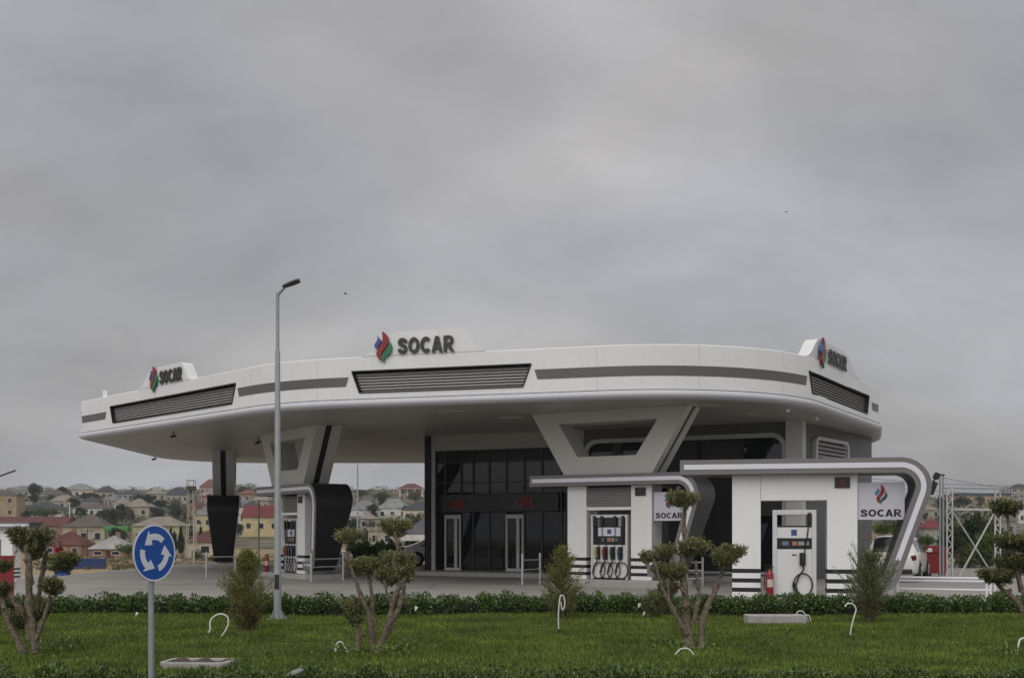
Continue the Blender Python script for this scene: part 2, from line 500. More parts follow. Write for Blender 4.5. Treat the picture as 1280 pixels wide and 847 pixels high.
# ------------------------------------------------------------------ ground
def ground_material(name, cols, scale, rough=.9, bump=.4, bscale=3., fine=30., spots=.0):
    m = bpy.data.materials.new(name); m.use_nodes = True
    nt = m.node_tree; N = nt.nodes; L = nt.links; b = N['Principled BSDF']; b.inputs['Roughness'].default_value = rough
    b.inputs['Specular IOR Level'].default_value = .3
    g = N.new('ShaderNodeNewGeometry')
    nz = N.new('ShaderNodeTexNoise'); nz.inputs['Scale'].default_value = scale; nz.inputs['Detail'].default_value = 8; nz.inputs['Roughness'].default_value = .62
    L.new(g.outputs['Position'], nz.inputs['Vector'])
    cr = N.new('ShaderNodeValToRGB'); L.new(nz.outputs['Fac'], cr.inputs[0])
    e = cr.color_ramp.elements
    e[0].position = .3; e[0].color = (*cols[0], 1); e[1].position = .7; e[1].color = (*cols[-1], 1)
    for i, c in enumerate(cols[1:-1]):
        q = e.new(.3 + .4 * (i + 1) / (len(cols) - 1)); q.color = (*c, 1)
    n2 = N.new('ShaderNodeTexNoise'); n2.inputs['Scale'].default_value = fine; n2.inputs['Detail'].default_value = 4
    L.new(g.outputs['Position'], n2.inputs['Vector'])
    mr = N.new('ShaderNodeMapRange'); mr.inputs[1].default_value = .3; mr.inputs[2].default_value = .7; mr.inputs[3].default_value = .85; mr.inputs[4].default_value = 1.12
    L.new(n2.outputs['Fac'], mr.inputs[0])
    mx = N.new('ShaderNodeMix'); mx.data_type = 'RGBA'; mx.blend_type = 'MULTIPLY'; mx.inputs[0].default_value = 1
    L.new(cr.outputs[0], mx.inputs[6]); L.new(mr.outputs[0], mx.inputs[7]); last = mx.outputs[2]
    if spots:     # oil and tyre stains
        mp = N.new('ShaderNodeMapping'); mp.inputs['Scale'].default_value = (.35, 1.3, 1); L.new(g.outputs['Position'], mp.inputs[0])
        n3 = N.new('ShaderNodeTexNoise'); n3.inputs['Scale'].default_value = .55; n3.inputs['Detail'].default_value = 5; L.new(mp.outputs[0], n3.inputs['Vector'])
        r3 = N.new('ShaderNodeMapRange'); r3.inputs[1].default_value = .52; r3.inputs[2].default_value = .72; r3.inputs[3].default_value = 1; r3.inputs[4].default_value = 1 - spots
        L.new(n3.outputs['Fac'], r3.inputs[0])
        m2 = N.new('ShaderNodeMix'); m2.data_type = 'RGBA'; m2.blend_type = 'MULTIPLY'; m2.inputs[0].default_value = 1
        L.new(last, m2.inputs[6]); L.new(r3.outputs[0], m2.inputs[7]); last = m2.outputs[2]
    L.new(last, b.inputs['Base Color'])
    n4 = N.new('ShaderNodeTexNoise'); n4.inputs['Scale'].default_value = bscale; n4.inputs['Detail'].default_value = 6
    L.new(g.outputs['Position'], n4.inputs['Vector'])
    bp = N.new('ShaderNodeBump'); bp.inputs['Strength'].default_value = bump; bp.inputs['Distance'].default_value = .05
    L.new(n4.outputs['Fac'], bp.inputs['Height']); L.new(bp.outputs[0], b.inputs['Normal'])
    return m


def sheet(name, xs, ys, dz, m, kind='structure'):
    rows = [[(x, y, terr(x, y) + dz) for x in xs] for y in ys]
    o = MB().grid(rows).build(name, m, smooth=60)
    # normals up
    return tag(o, kind=kind)


def frange(a, b, n): return [a + (b - a) * i / (n - 1) for i in range(n)]
land = ground_material('dry_land', [(.17, .12, .07), (.26, .19, .105), (.31, .235, .14), (.27, .20, .125)], .05, bump=.8, bscale=1.2, fine=2.5)
def hillside_cover(m):      # scrub and dark soil cover the slope beyond the sandy lot
    nt = m.node_tree; N = nt.nodes; L = nt.links; b = N['Principled BSDF']; src = b.inputs['Base Color'].links[0].from_socket
    g = N.new('ShaderNodeNewGeometry'); sx = N.new('ShaderNodeSeparateXYZ'); L.new(g.outputs['Position'], sx.inputs[0])
    nz = N.new('ShaderNodeTexNoise'); nz.inputs['Scale'].default_value = .035; nz.inputs['Detail'].default_value = 7; L.new(g.outputs['Position'], nz.inputs['Vector'])
    ad = N.new('ShaderNodeMath'); ad.operation = 'MULTIPLY_ADD'; L.new(nz.outputs['Fac'], ad.inputs[0]); ad.inputs[1].default_value = 220; L.new(sx.outputs[1], ad.inputs[2])
    r = N.new('ShaderNodeMapRange'); r.inputs[1].default_value = 295; r.inputs[2].default_value = 330; L.new(ad.outputs[0], r.inputs[0])
    n2 = N.new('ShaderNodeTexNoise'); n2.inputs['Scale'].default_value = .12; n2.inputs['Detail'].default_value = 8; L.new(g.outputs['Position'], n2.inputs['Vector'])
    cr = N.new('ShaderNodeValToRGB'); L.new(n2.outputs['Fac'], cr.inputs[0]); e = cr.color_ramp.elements
    e[0].position = .38; e[0].color = (.045, .050, .028, 1); e[1].position = .64; e[1].color = (.17, .145, .10, 1)
    mx = N.new('ShaderNodeMix'); mx.data_type = 'RGBA'; L.new(r.outputs[0], mx.inputs[0]); L.new(src, mx.inputs[6]); L.new(cr.outputs[0], mx.inputs[7])
    L.new(mx.outputs[2], b.inputs['Base Color'])
hillside_cover(land)
ys = frange(-60, 20, 9) + frange(24, 100, 40) + frange(110, 640, 60) + [680, 720, 780, 840, 900, 1100, 1500, 2000, 2600]
xs = [-2200, -1500, -1000, -700] + frange(-500, -70, 24) + frange(-62, 62, 42) + frange(70, 500, 24) + [700, 1000, 1500, 2200]
sheet('ground', xs, ys, -.02, land)
apron_m = ground_material('apron_concrete', [(.245, .232, .215), (.285, .272, .252), (.32, .305, .282)], .22, rough=.75, bump=.12, bscale=8, fine=9, spots=.22)
sheet('forecourt_pavement', frange(-62, 62, 63), frange(24.6, 76, 53), .0, apron_m)
def slab_joints(m, size=5.2):
    nt = m.node_tree; N = nt.nodes; L = nt.links; b = N['Principled BSDF']; src = b.inputs['Base Color'].links[0].from_socket
    g = N.new('ShaderNodeNewGeometry'); br = N.new('ShaderNodeTexBrick'); L.new(g.outputs['Position'], br.inputs['Vector'])
    br.inputs['Scale'].default_value = 1.; br.inputs['Brick Width'].default_value = size; br.inputs['Row Height'].default_value = size * .8
    br.inputs['Mortar Size'].default_value = .03; br.inputs['Mortar Smooth'].default_value = .4
    br.inputs['Color1'].default_value = (1.05, 1.05, 1.05, 1); br.inputs['Color2'].default_value = (.93, .93, .93, 1); br.inputs['Mortar'].default_value = (.6, .6, .6, 1)
    mx = N.new('ShaderNodeMix'); mx.data_type = 'RGBA'; mx.blend_type = 'MULTIPLY'; mx.inputs[0].default_value = 1
    L.new(src, mx.inputs[6]); L.new(br.outputs['Color'], mx.inputs[7]); L.new(mx.outputs[2], b.inputs['Base Color'])
slab_joints(apron_m)
asph = ground_material('asphalt', [(.05, .05, .05), (.065, .064, .062)], .4, rough=.85, bump=.3, bscale=30, fine=60)
sheet('road', frange(-62, 62, 9), frange(-14, 10.2, 6), .0, asph)
soil = ground_material('lawn_soil', [(.035, .045, .014), (.055, .070, .018), (.075, .085, .024)], 2.2, bump=.8, bscale=20, fine=25)
def lawn_z(x, y): return .03 * math.sin(x * .7 + 1) * math.sin(y * .9) + .03
tag(MB().grid([[(x, y, lawn_z(x, y) - .02) for x in frange(-34, 34, 70)] for y in frange(10.5, 24.2, 16)]).build('lawn', soil, smooth=60), kind='structure')
k = MB(); k.box(-60, 60, 24.2, 24.42, -.1, .14); k2 = MB(); k2.box(-60, 60, 10.2, 10.5, -.1, .14)
tag(k.build('kerb', concrete, bevel=.02), kind='structure'); tag(k2.build('kerb', concrete, bevel=.02), kind='structure')

# grass: too many blades to count
n = 260000
yy = 10.6 + 13.4 * RNG.random(n) ** .85
xx = (RNG.random(n) * 2 - 1) * (yy * .5 + 1.2)
patch = .6 + .4 * np.sin(xx * 1.3 + np.sin(yy * 1.7) * 2) * np.sin(yy * 2.1 + xx * .4)
zz = .03 * np.sin(xx * .7 + 1) * np.sin(yy * .9) + .005
D = RNG.normal(size=(n, 3)) * .42; D[:, 2] = 1
g = leaf_mesh('grass', np.stack([xx, yy, zz], 1), D, .066, .012, grass_leaf)
tag(g, 'short mown green lawn grass', 'grass', kind='stuff')
# patchy growth: longer tufts
sel = RNG.random(n) < .10
tuft_c = np.stack([(RNG.random(500) * 2 - 1) * 11, 10.8 + 13 * RNG.random(500)], 1)

# ------------------------------------------------------------------ station canopy
ZC, ZF, ZT = 5.72, 5.97, 7.27
def seg_dense(pts, step=.35):
    out = []
    for p, q in zip(pts, pts[1:]):
        L = (q - p).length; m = max(1, int(L / step))
        out += [p + (q - p) * (i / m) for i in range(m)]
    return out + [pts[-1]]
cor = [(-16., 44.23), (-18.4, 46.7), (-19.2, 63.2), (18., 63.), (15.9, 47.5), (14.3, 42.6), (7.38, 31.18), (-7.44, 35.43), (-16., 44.23)][::-1]
# counter-clockwise, starting on the face left of the front
OUT = seg_dense(fillet([Vector(c) for c in cor], [0, 7.5, 6.4, 2.2, 4., 2.5, 5., .35, 0], 14))
OUT_P = np.array([(p.x, p.y) for p in OUT])
SEG = np.linalg.norm(np.diff(OUT_P, axis=0), axis=1); SL = np.concatenate([[0], np.cumsum(SEG)]); STOT = SL[-1]
TAN = np.gradient(OUT_P, axis=0); TAN[0] = TAN[-1] = TAN[0] + TAN[-1]; TAN /= np.linalg.norm(TAN, axis=1, keepdims=True)
NOR = np.stack([TAN[:, 1], -TAN[:, 0]], 1)
def fas(s, z, off=0.):
    s = s % STOT
    x = np.interp(s, SL, OUT_P[:, 0]); y = np.interp(s, SL, OUT_P[:, 1])
    nx = np.interp(s, SL, NOR[:, 0]); ny = np.interp(s, SL, NOR[:, 1]); l = math.hypot(nx, ny)
    return (float(x + nx / l * off), float(y + ny / l * off), z)
_vis = [i for i in range(len(SL)) if True]
# visible run: from the far-left corner (s just below STOT) round to the right tip
def s_of(px):
    ss_, pp = [], []
    for s in np.arange(-5.2, 40, .05):
        p = fas(s, 6.)
        q = 640 + F * p[0] / p[1]
        if pp and q < pp[-1]:
            if s > 5: break
            ss_, pp = [], []
        ss_.append(s); pp.append(q)
    return float(np.interp(px, pp, ss_))

CO = (0, 46, 0)
canopy = thing('station_canopy', 'large white rounded filling station canopy with dark bands and louvres', 'canopy', CO)
def sweep(prof, name, m, smooth=30, samples=None):
    S = samples or list(SL[:-1])
    rows = [[fas(s, z, off) for off, z in prof] for s in S]
    rows.append(rows[0])
    return MB().grid(rows).build(name, m, canopy, CO, smooth=smooth)
sweep([(-.62, ZC + .035), (-.6, ZC + .03), (-.28, ZC - .012), (-.10, ZC - .03), (.02, ZC + .01), (.085, ZC + .075), (.085, ZC + .14), (.03, ZC + .21), (-.05, ZF)], 'edge_trim', white_trim, 50)
LV = [(s_of(138), s_of(295)), (s_of(440), s_of(664)), (s_of(1011), s_of(1086))]
ZL0, ZL1, SLANT = 6.16, 6.84, .26
for z0, z1 in ((ZF, ZL0), (ZL1, ZT)):
    pass
fb = MB()
S_ = list(SL[:-1])
for z0, z1 in ((ZF, ZL0), (ZL1, ZT)):
    rows = [[fas(s, z0), fas(s, z1)] for s in S_]; rows.append(rows[0]); fb.grid(rows)
gaps = sorted(LV)
pieces = []
for i in range(len(gaps)):
    a = gaps[i][1]; b = gaps[i + 1][0] if i + 1 < len(gaps) else gaps[0][0] + STOT
    pieces.append((a, b))
for a, b in pieces:            # wider at the foot where louvres slant in
    m = max(2, int((b - a) / .3))
    rows = []
    for i in range(m + 1):
        t = i / m
        rows.append([fas(a - SLANT + (b - a + 2 * SLANT) * t, ZL0), fas(a + (b - a) * t, ZL1)])
    fb.grid(rows)
rows = [[fas(s, ZT), fas(s, ZT + .03, -.03), fas(s, ZT + .03, -.3), fas(s, ZT - .3, -.32)] for s in S_]; rows.append(rows[0]); fb.grid(rows)
fb.build('fascia', white_panel, canopy, CO, smooth=30)
MB().add([fas(s, ZT - .28, -.3) for s in S_], [tuple(range(len(S_)))]).build('roof', grey_band, canopy, CO, fixn=False)
# soffit with panel joints
mm = soffit_mat
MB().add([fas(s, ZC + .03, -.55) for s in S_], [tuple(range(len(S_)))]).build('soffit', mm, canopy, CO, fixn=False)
# flush light panels in the soffit
for (x, y, r) in [(-10, 43, .7), (-5, 40, .5), (0, 38.2, .3), (4, 36.5, .3), (-12, 50, .7), (-7, 47, .5), (8, 37, -.9), (10.5, 41, -.9), (-15, 50, .7), (-2, 36.2, .3), (1.5, 34.6, .3), (6, 34.4, -.1)]:
    M = Matrix.Translation((x, y, 0)) @ Matrix.Rotation(-r, 4, 'Z')
    MB().box(-.45, .45, -.14, .14, ZC + .004, ZC + .045, M).build('downlight', MATS['house_frame'], canopy, CO)
for s0, s1 in LV:
    lv = MB()
    def fr(a, b, t): return fas(a, b, t)
    outer = [(s0 - .001, ZL1 + .001), (s1 + .001, ZL1 + .001), (s1 - SLANT, ZL0), (s0 + SLANT, ZL0)]
    lv = MB()
    dp = -.34
    for (a, b) in zip(outer, outer[1:] + outer[:1]):
        lv.add([fas(*a, -.002), fas(*b, -.002), fas(*b, dp), fas(*a, dp)], [(0, 1, 2, 3)])
    lv.add([fas(*a, dp) for a in outer], [(0, 1, 2, 3)])
    L = lv.build('louvre', louvre_dark, canopy, CO, fixn=False)
    sl = MB()
    nb = 7
    for i in range(nb):
        z = ZL0 + .015 + (ZL1 - ZL0 - .045) * i / nb
        fr_ = (z - ZL0) / (ZL1 - ZL0); e = SLANT * (1 - fr_) + .03
        a, b = s0 + e, s1 - e
        m = 6
        for t0, t1 in [(j / m, (j + 1) / m) for j in range(m)]:
            p, q = a + (b - a) * t0, a + (b - a) * t1
            v = []
            for s in (p, q):
                v += [fas(s, z + .0, -.10), fas(s, z + .075, -.20), fas(s, z + .062, -.215), fas(s, z - .014, -.115)]
            sl.add(v, [(0, 1, 5, 4), (1, 2, 6, 5), (2, 3, 7, 6), (3, 0, 4, 7)])
    sl.build('louvre_blade', louvre_mat, L, CO)
    rim = MB()      # dark edge frame
    for (a, b) in zip(outer, outer[1:] + outer[:1]):
        p0, p1 = Vector(fas(*a, .004)), Vector(fas(*b, .004)); rim.bar(p0, p1, .05, .035)
    rim.build('louvre_rim', louvre_dark, L, CO)
def band(p0, p1, name='fascia_band'):
    s0, s1 = s_of(p0), s_of(p1); m = max(3, int((s1 - s0) / .3)); rows = []
    for i in range(m + 1):
        t = i / m
        zz_ = [(6.365, 0), (6.365, .008), (6.665, .008), (6.665, 0)]
        sk = [.10 if z < 6.5 else 0 for z, _ in zz_]
        rows.append([fas(s0 + k + (s1 - s0 - 2 * k) * t, z, o) for (z, o), k in zip(zz_, sk)])
    MB().grid(rows).build(name, grey_band, canopy, CO, smooth=30)
for a, b in ((102, 133), (297, 436), (668, 1009), (1089.5, 1098)): band(a, b)
# thin joints between the fascia sheets
jt = MB()
for s in np.arange(1.2, STOT, 3.05):
    if all(not (a - .1 < (s - k) < b + .1) for a, b in LV for k in (0, STOT)):
        for z0, z1 in ((ZF + .03, 6.35), (6.68, ZT)):
            jt.add([fas(s, z0, .002), fas(s + .010, z0, .002), fas(s + .010, z1, .002), fas(s, z1, .002)], [(0, 1, 2, 3)])
jt.build('panel_joint', mat('joint_grey', (.42, .42, .41), .6), canopy, CO)
# raised sign boards on the parapet, and the letters and emblem on each
def hump(pxl, pxr, pl, pr, zt=8.03):
    a, b, c, d = s_of(pxl), s_of(pxl) + (s_of(pxr) - s_of(pxl)) * pl, s_of(pxl) + (s_of(pxr) - s_of(pxl)) * pr, s_of(pxr)
    zb = ZT + .031; h = zt - zb; poly = []
    for i in range(9):
        t = i / 8; poly.append((a + (b - a) * t, zb + h * ss(0, 1, t)))
    for i in range(9):
        t = i / 8; poly.append((c + (d - c) * t, zb + h * (1 - ss(0, 1, t))))
    MB().prism(poly, lambda s, z, t: fas(s, z, -t), .002, .42).build('sign_board', white_panel, canopy, CO, smooth=35)
hump(452, 606, .30, .80)
hump(172, 238, .30, .82, 8.0)
hump(1008, 1075, .18, .66, 8.0)
def roof_sign(px_c, w_l, h_l, px_e, eh, ze, zl, label):
    s = s_of(px_c); p = fas(s, zl)
    t = thing('roof_sign', label, 'sign', p, 0, 'letter signs on the canopy edge')
    bold_word(lambda a, b, q: fas(s + a, zl + b, q), .03, h_l, w_l, .04, letter_dark, t, p)
    se = s_of(px_e)
    emblem(lambda a, b, q: fas(se + a, ze + b, q), .03, eh, t, (em_blue, em_red, em_green), p, .08)
roof_sign(533, 1.86, .50, 480, .98, 7.06, 7.32, 'dark SOCAR letters with flame emblem facing front on middle of canopy edge')
roof_sign(214.5, 1.72, .50, 194, .98, 7.06, 7.32, 'dark SOCAR letters with flame emblem on the receding left canopy face')
roof_sign(1046, 2.2, .50, 1026, .98, 7.06, 7.32, 'dark SOCAR letters with flame emblem on the receding right canopy face')

# ------------------------------------------------------------------ station building
glass_top = mat('black_spandrel', (.006, .007, .008), .25, spec=.25)
BO = Vector((WX(537, 46.), 46., 0)); PH = math.radians(25)
BA = Vector((math.cos(PH), -math.sin(PH), 0)); BB = Vector((math.sin(PH), math.cos(PH), 0))
def bu(px, t=0.):     # position along the front wall seen at image column px
    k = (px - 640) / F; o = BO - BB * t
    return (k * o.y - o.x) / (BA.x - k * BA.y)
def fb_(u, z, t): return tuple(BO + BA * u - BB * t + Vector((0, 0, z)))
shop = thing('station_shop', 'dark glass fronted station shop building under the canopy', 'building', tuple(BO))
UE = bu(995)
P0, P1 = BO - BA * .15, BO + BA * UE
RA = Vector((.59, .81, 0)).normalized()
P2, P3 = P1 + RA * 8.3, P0 + BB * 13
cb_ = MB(); I0, I1 = P0 + BB * .3, P1 + BB * .3
cb_.prism([(P.x, P.y) for P in (I0, I1 - BA * .2, P2, P3)], lambda a, b, t: (a, b, t), 0, 5.9).build('wall', wall_grey, shop, BO)
MB().prism([(P.x, P.y) for P in (P0 - BB * 1.5 - BA * .4, P1 - BB * 1.5 + BA * .3, P1 + BB * .4 + BA * .3, P0 + BB * .4 - BA * .4)], lambda a, b, t: (a, b, t), -.6, .15).build('plinth', concrete, shop, BO, bevel=.02)
def bbox(u0, u1, z0, z1, t0, t1, mb=None):
    mb = mb or MB()
    return mb.add([fb_(u, z, t) for z in (z0, z1) for t in (t0, t1) for u in (u0, u1)],
                  [(0, 2, 3, 1), (4, 5, 7, 6), (0, 1, 5, 4), (1, 3, 7, 5), (3, 2, 6, 7), (2, 0, 4, 6)])
bbox(bu(533), bu(540.2), 0, 5.78, -.31, .16).build('corner_post', charcoal, shop, BO)
bbox(bu(540.6), bu(545), .15, 5.12, -.2, .10).build('light_post', door_alu, shop, BO)
UW0, UW1 = bu(545.2), bu(709)
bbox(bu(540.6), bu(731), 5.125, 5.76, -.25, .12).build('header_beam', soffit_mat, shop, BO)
vx = [bu(p) for p in (545.4, 557, 577, 592, 612, 633.5, 656, 678, 702, 709)]
ZS0, ZS1 = 2.58, 3.30
zrow = [.16, ZS0, ZS1, 3.78, 4.62, 5.12]
for i in range(len(vx) - 1):
    for z0, z1 in ((.16, ZS0), (ZS1, 3.78), (3.78, 4.62), (4.62, 5.12)):
        if z0 == .16 and i in (1, 5): continue
        bbox(vx[i] + .03, vx[i + 1] - .03, z0 + .03, z1 - .03, -.04, 0).build('pane', glass_top if z0 == 4.62 else glass_dark, shop, BO)
fm = MB()
for u in vx: bbox(u - .035, u + .035, .15, 5.12, -.08, .05, fm)
for z in (.17, 3.78, 4.62, 5.09): bbox(vx[0] + .037, vx[-1] - .037, z - .03, z + .03, -.08, .044, fm)
fm.build('mullion', mullion, shop, BO)
bbox(vx[0] + .05, vx[-1] - .05, .2, 5.1, -.28, -.12).build('dark_interior', dark_gap, shop, BO)
bbox(bu(555), bu(700), ZS0, ZS1, -.06, .16).build('sign_band', sign_grey, shop, BO, bevel=.01)
for a, b, w, h in ((573, 2.70, .66, .42), (656.5, 2.72, .74, .44)):
    uc = bu(a, .17)
    text_part('OFIS', h * .9, w, lambda p, q, t: fb_(uc + p, b + q, t), .17, red_letter, shop, 'lettering', BO, .02, .05)
    bbox(uc + w * .135, uc + w * .195, b + h * .97, b + h * 1.09, .161, .215).build('letter_dot', red_letter, shop, BO)
for a, b in ((556.5, 576.7), (633, 655)):
    u0, u1 = bu(a), bu(b); dr = MB(); zt_ = 2.46
    um = u0 + (u1 - u0) * .60
    for x0, x1, z0, z1 in ((u0, u0 + .07, .16, zt_), (u1 - .07, u1, .16, zt_), (u0 + .07, u1 - .07, zt_ - .16, zt_), (u0 + .07, u1 - .07, .16, .28), (um, um + .13, .28, zt_ - .16)):
        bbox(x0, x1, z0, z1, -.05, .07, dr)
    D_ = dr.build('door', door_alu, shop, BO, bevel=.008)
    bbox(u0 + .07, u1 - .07, .28, zt_ - .16, -.03, 0).build('door_pane', glass_dark, D_, BO)
    MB().tube([fb_(um + .03, 1.0, .075), fb_(um + .03, 1.0, .12), fb_(um + .03, 1.5, .12), fb_(um + .03, 1.5, .075)], .014).build('handle', steel, D_, BO)
# wide dark window with rounded light frame
u0, u1 = bu(731), bu(984)
def rr(u0, u1, z0, z1, r, n=7):
    pts = []
    for cx_, cz_, a0 in ((u1 - r, z1 - r, 0), (u0 + r, z1 - r, 90), (u0 + r, z0 + r, 180), (u1 - r, z0 + r, 270)):
        for i in range(n + 1):
            a = math.radians(a0 + 90 * i / n); pts.append((cx_ + r * math.cos(a), cz_ + r * math.sin(a)))
    return pts
ZW0, ZW1 = .2, 5.36
MB().ring(rr(u0, u1, ZW0, ZW1, .55), rr(u0 + .16, u1 - .16, ZW0 + .1, ZW1 - .16, .42), fb_, -.02, .14).build('window_frame', steel, shop, BO, smooth=40)
MB().ring(rr(u0 - .28, u1 + .2, ZW0 - .03, 5.75, .05), rr(u0 + .002, u1 - .002, ZW0 + .002, ZW1 - .002, .55), fb_, -.25, .06).build('window_surround', wall_grey, shop, BO, smooth=40)
gl = MB().prism(rr(u0 + .14, u1 - .14, ZW0 + .08, ZW1 - .14, .42), fb_, -.12, -.05).build('wide_pane', glass_dark, shop, BO)
fm = MB()
for i in range(1, 5): bbox(u0 + (u1 - u0) * i / 5 - .03, u0 + (u1 - u0) * i / 7 + .03, ZW0 + .1, ZW1 - .17, -.045, .02, fm)
bbox(u0 + .17, u1 - .17, 3.0, 3.06, -.045, .014, fm)
fm.build('mullion', mullion, shop, BO)
bbox(u0 + .17, u1 - .17, 2.35, 2.99, -.04, .0).build('lower_band', sign_grey, shop, BO)
# white corner column and grey right wall with rounded louvre
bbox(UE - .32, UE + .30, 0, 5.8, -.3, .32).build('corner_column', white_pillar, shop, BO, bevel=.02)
ra_n = Vector((RA.y, -RA.x, 0))
def fr_(u, z, t): return tuple(P1 + RA * u + ra_n * t + Vector((0, 0, z)))
def ru(px): k_ = (px - 640) / F; return (k_ * P1.y - P1.x) / (RA.x - k_ * RA.y)
w0 = MB().add([fr_(u, z, t) for z in (0, 5.85) for t in (-.2, .05) for u in (.33, 8.3)], [(0, 2, 3, 1), (4, 5, 7, 6), (0, 1, 5, 4), (1, 3, 7, 5), (3, 2, 6, 7), (2, 0, 4, 6)])
w0.build('right_wall', wall_grey, shop, BO)
a0, a1 = ru(1014), ru(1056)
RL = MB().ring(rr(a0, a1, 3.3, 5.32, .32), rr(a0 + .17, a1 - .17, 3.42, 5.20, .22), fr_, .04, .2).build('louvre_window', white_trim, shop, BO, smooth=40)
MB().prism(rr(a0 + .16, a1 - .16, 3.41, 5.21, .22), fr_, .03, .056).build('louvre_back', louvre_dark, RL, BO)
sl = MB()
for i in range(11):
    z = 3.48 + i * .155; e = .19
    sl.add([fr_(a, z + dz, t) for dz, t in ((0, .16), (.10, .08), (.085, .07), (-.015, .15)) for a in (a0 + e, a1 - e)], [(0, 1, 3, 2), (2, 3, 5, 4), (4, 5, 7, 6), (6, 7, 1, 0)])
sl.build('louvre_blade', louvre_mat, RL, BO)
sj = MB()
for z in (1.4, 2.8, 4.2):
    sj.add([fr_(u, z + dz, .0525) for dz in (0, .02) for u in (.33, 8.3)], [(0, 1, 3, 2)])
for u in (3.4, 6.5):
    sj.add([fr_(u + du, z, .0527) for z in (0, 5.8) for du in (0, .02)], [(0, 1, 3, 2)])
sj.build('cladding_joint', mullion, shop, BO)

# ------------------------------------------------------------------ fuel islands
LI = 5.98
def island_root(px, d, phi, z=0.):
    return (WX(px, d), d, z), -math.radians(phi)
ISL = {'right': island_root(850, 27.6, 13, -.01), 'mid': island_root(662, 36.95, 30, .06),
       'left': island_root(320, 45.3, 56, .0), 'far': None, 'west': None}
# far left island: seen end-on, its outer leg towards the camera
d_end = 53.4; ph = math.radians(77)
e_ = Vector((WX(258.5, d_end), d_end, 0)) - Vector((math.cos(ph), -math.sin(ph), 0)) * 6.05
ISL['far'] = ((e_.x, e_.y, -.02), -ph)
ISL['west'] = ((WX(54, 66.), 66., -1.27), -math.radians(186))
def uloc(key, px, w=0.):
    (x, y, z), rz = ISL[key]; a = Vector((math.cos(rz), math.sin(rz))); b = Vector((-math.sin(rz), math.cos(rz)))
    o = Vector((x, y)) + b * w; k_ = (px - 640) / F
    return (k_ * o.y - o.x) / (a.x - k_ * a.y)
PATH = fillet([(0, 3.40), (6.0, 3.40), (5.02, .46), (4.15, .46)], [0, .52, .34, 0], 10)
DEPTH = 1.5
def xz(a, b, t): return (a, t, b)
def xz_t(a, b, t):
    k = .60 + .40 * min(1., max(0., (b - .4) / 2.55))
    return (a, DEPTH / 2 + (t - DEPTH / 2) * k, b)
def make_island(key, label, louvre, digit, outer_mat):
    loc, rz = ISL[key]
    t = thing('fuel_island', label, 'fuel island', loc, rz, 'fuel islands with hooked canopies')
    MB().prism(rr(.75, 5.3, -.25, 1.75, .5), lambda a, b, q: (a, b, q), -1.0, .15).build('kerb_base', concrete, t, bevel=.02)
    AR = MB().prism(ribbon(PATH, .182), xz_t, .02, DEPTH).build('arch', outer_mat, t, smooth=40)
    for w0_, w1_ in ((-.012, .02), (DEPTH, DEPTH + .03)):
        MB().prism(ribbon(PATH, .184), xz_t, w0_, w1_).build('arch_edge', frame_grey, AR, smooth=40)
    sp = fillet([(.10, 3.405), (6.0, 3.40), (5.02, .46), (4.25, .46)], [0, .52, .34, 0], 10)
    MB().prism(ribbon(sp, .062), xz_t, -.022, -.0125).build('arch_stripe', stripe_white, AR, smooth=40)
    MB().prism(ribbon(sp, .062), xz_t, DEPTH + .0305, DEPTH + .04).build('arch_stripe', stripe_white, AR, smooth=40)
    w0_, w1_ = .30, 1.15
    for a, b in ((1.28, 1.98), (3.58, 4.30)):
        P = MB().box(a, b, w0_, w1_, .15, 3.218).build('pier', white_pier, t, bevel=.008)
        for z0, z1 in ((.86, .755), (.62, .515), (.385, .28)):
            MB().box(a - .004, b + .004, w0_ - .004, w1_ + .004, z1, z0).build('pier_stripe', black_paint, P)
    if louvre:
        MB().box(1.981, 3.579, w0_ + .05, w1_ - .05, 2.42, 2.52).build('lintel', white_pier, t)
        LB = MB().box(1.981, 3.579, w0_ + .18, w1_ - .18, 2.53, 3.217).build('louvre', louvre_dark, t)
        sl = MB()
        for i in range(10):
            z = 2.555 + i * .064
            for s_, w in ((1, w0_), (-1, w1_)):
                sl.add([(x, w + s_ * o, z + dz) for o, dz in ((.04, 0), (.13, .042), (.135, .03), (.045, -.012)) for x in (1.99, 3.57)], [(0, 1, 3, 2), (2, 3, 5, 4), (4, 5, 7, 6), (6, 7, 1, 0)])
        sl.build('louvre_blade', louvre_mat, LB)
    else:
        LP = MB().box(1.981, 3.579, w0_ + .004, w1_ - .004, 2.57, 3.217).build('lintel', white_pier, t)
    sj = MB()
    sj.box(1.98, 1.986, w0_ - .0015, w0_ + .01, 2.6, 3.2)
    sj.build('panel_joint', frame_grey, t)
    dx = 3.76 if not louvre else 3.74
    dw = .36
    D = MB().box(dx, dx + dw, w0_ - .05, w0_ - .001, 2.87, 3.13).build('number_display', black_paint, t, bevel=.006)
    text_part(digit, .19, .12, lambda a, b, q: (dx + dw / 2 + a, w0_ - .05 - q, 2.905 + b), .001, led_red, D, 'lit_digit', None, .02, .004)
    return t
make_island('right', 'white fuel island numbered 8 with red extinguisher and single pump', False, '8', leg_grey)
make_island('mid', 'white fuel island with four hose pump in front of the wide shop window', True, '7', leg_grey)
make_island('left', 'fuel island with black hooked end seen aslant behind lamp post', True, '6', charcoal)
make_island('far', 'black hooked fuel island seen end on, black tapering face towards the camera', True, '5', charcoal)
make_island('west', 'distant white fuel island across the sloping pavement behind red board', False, '1', leg_grey)

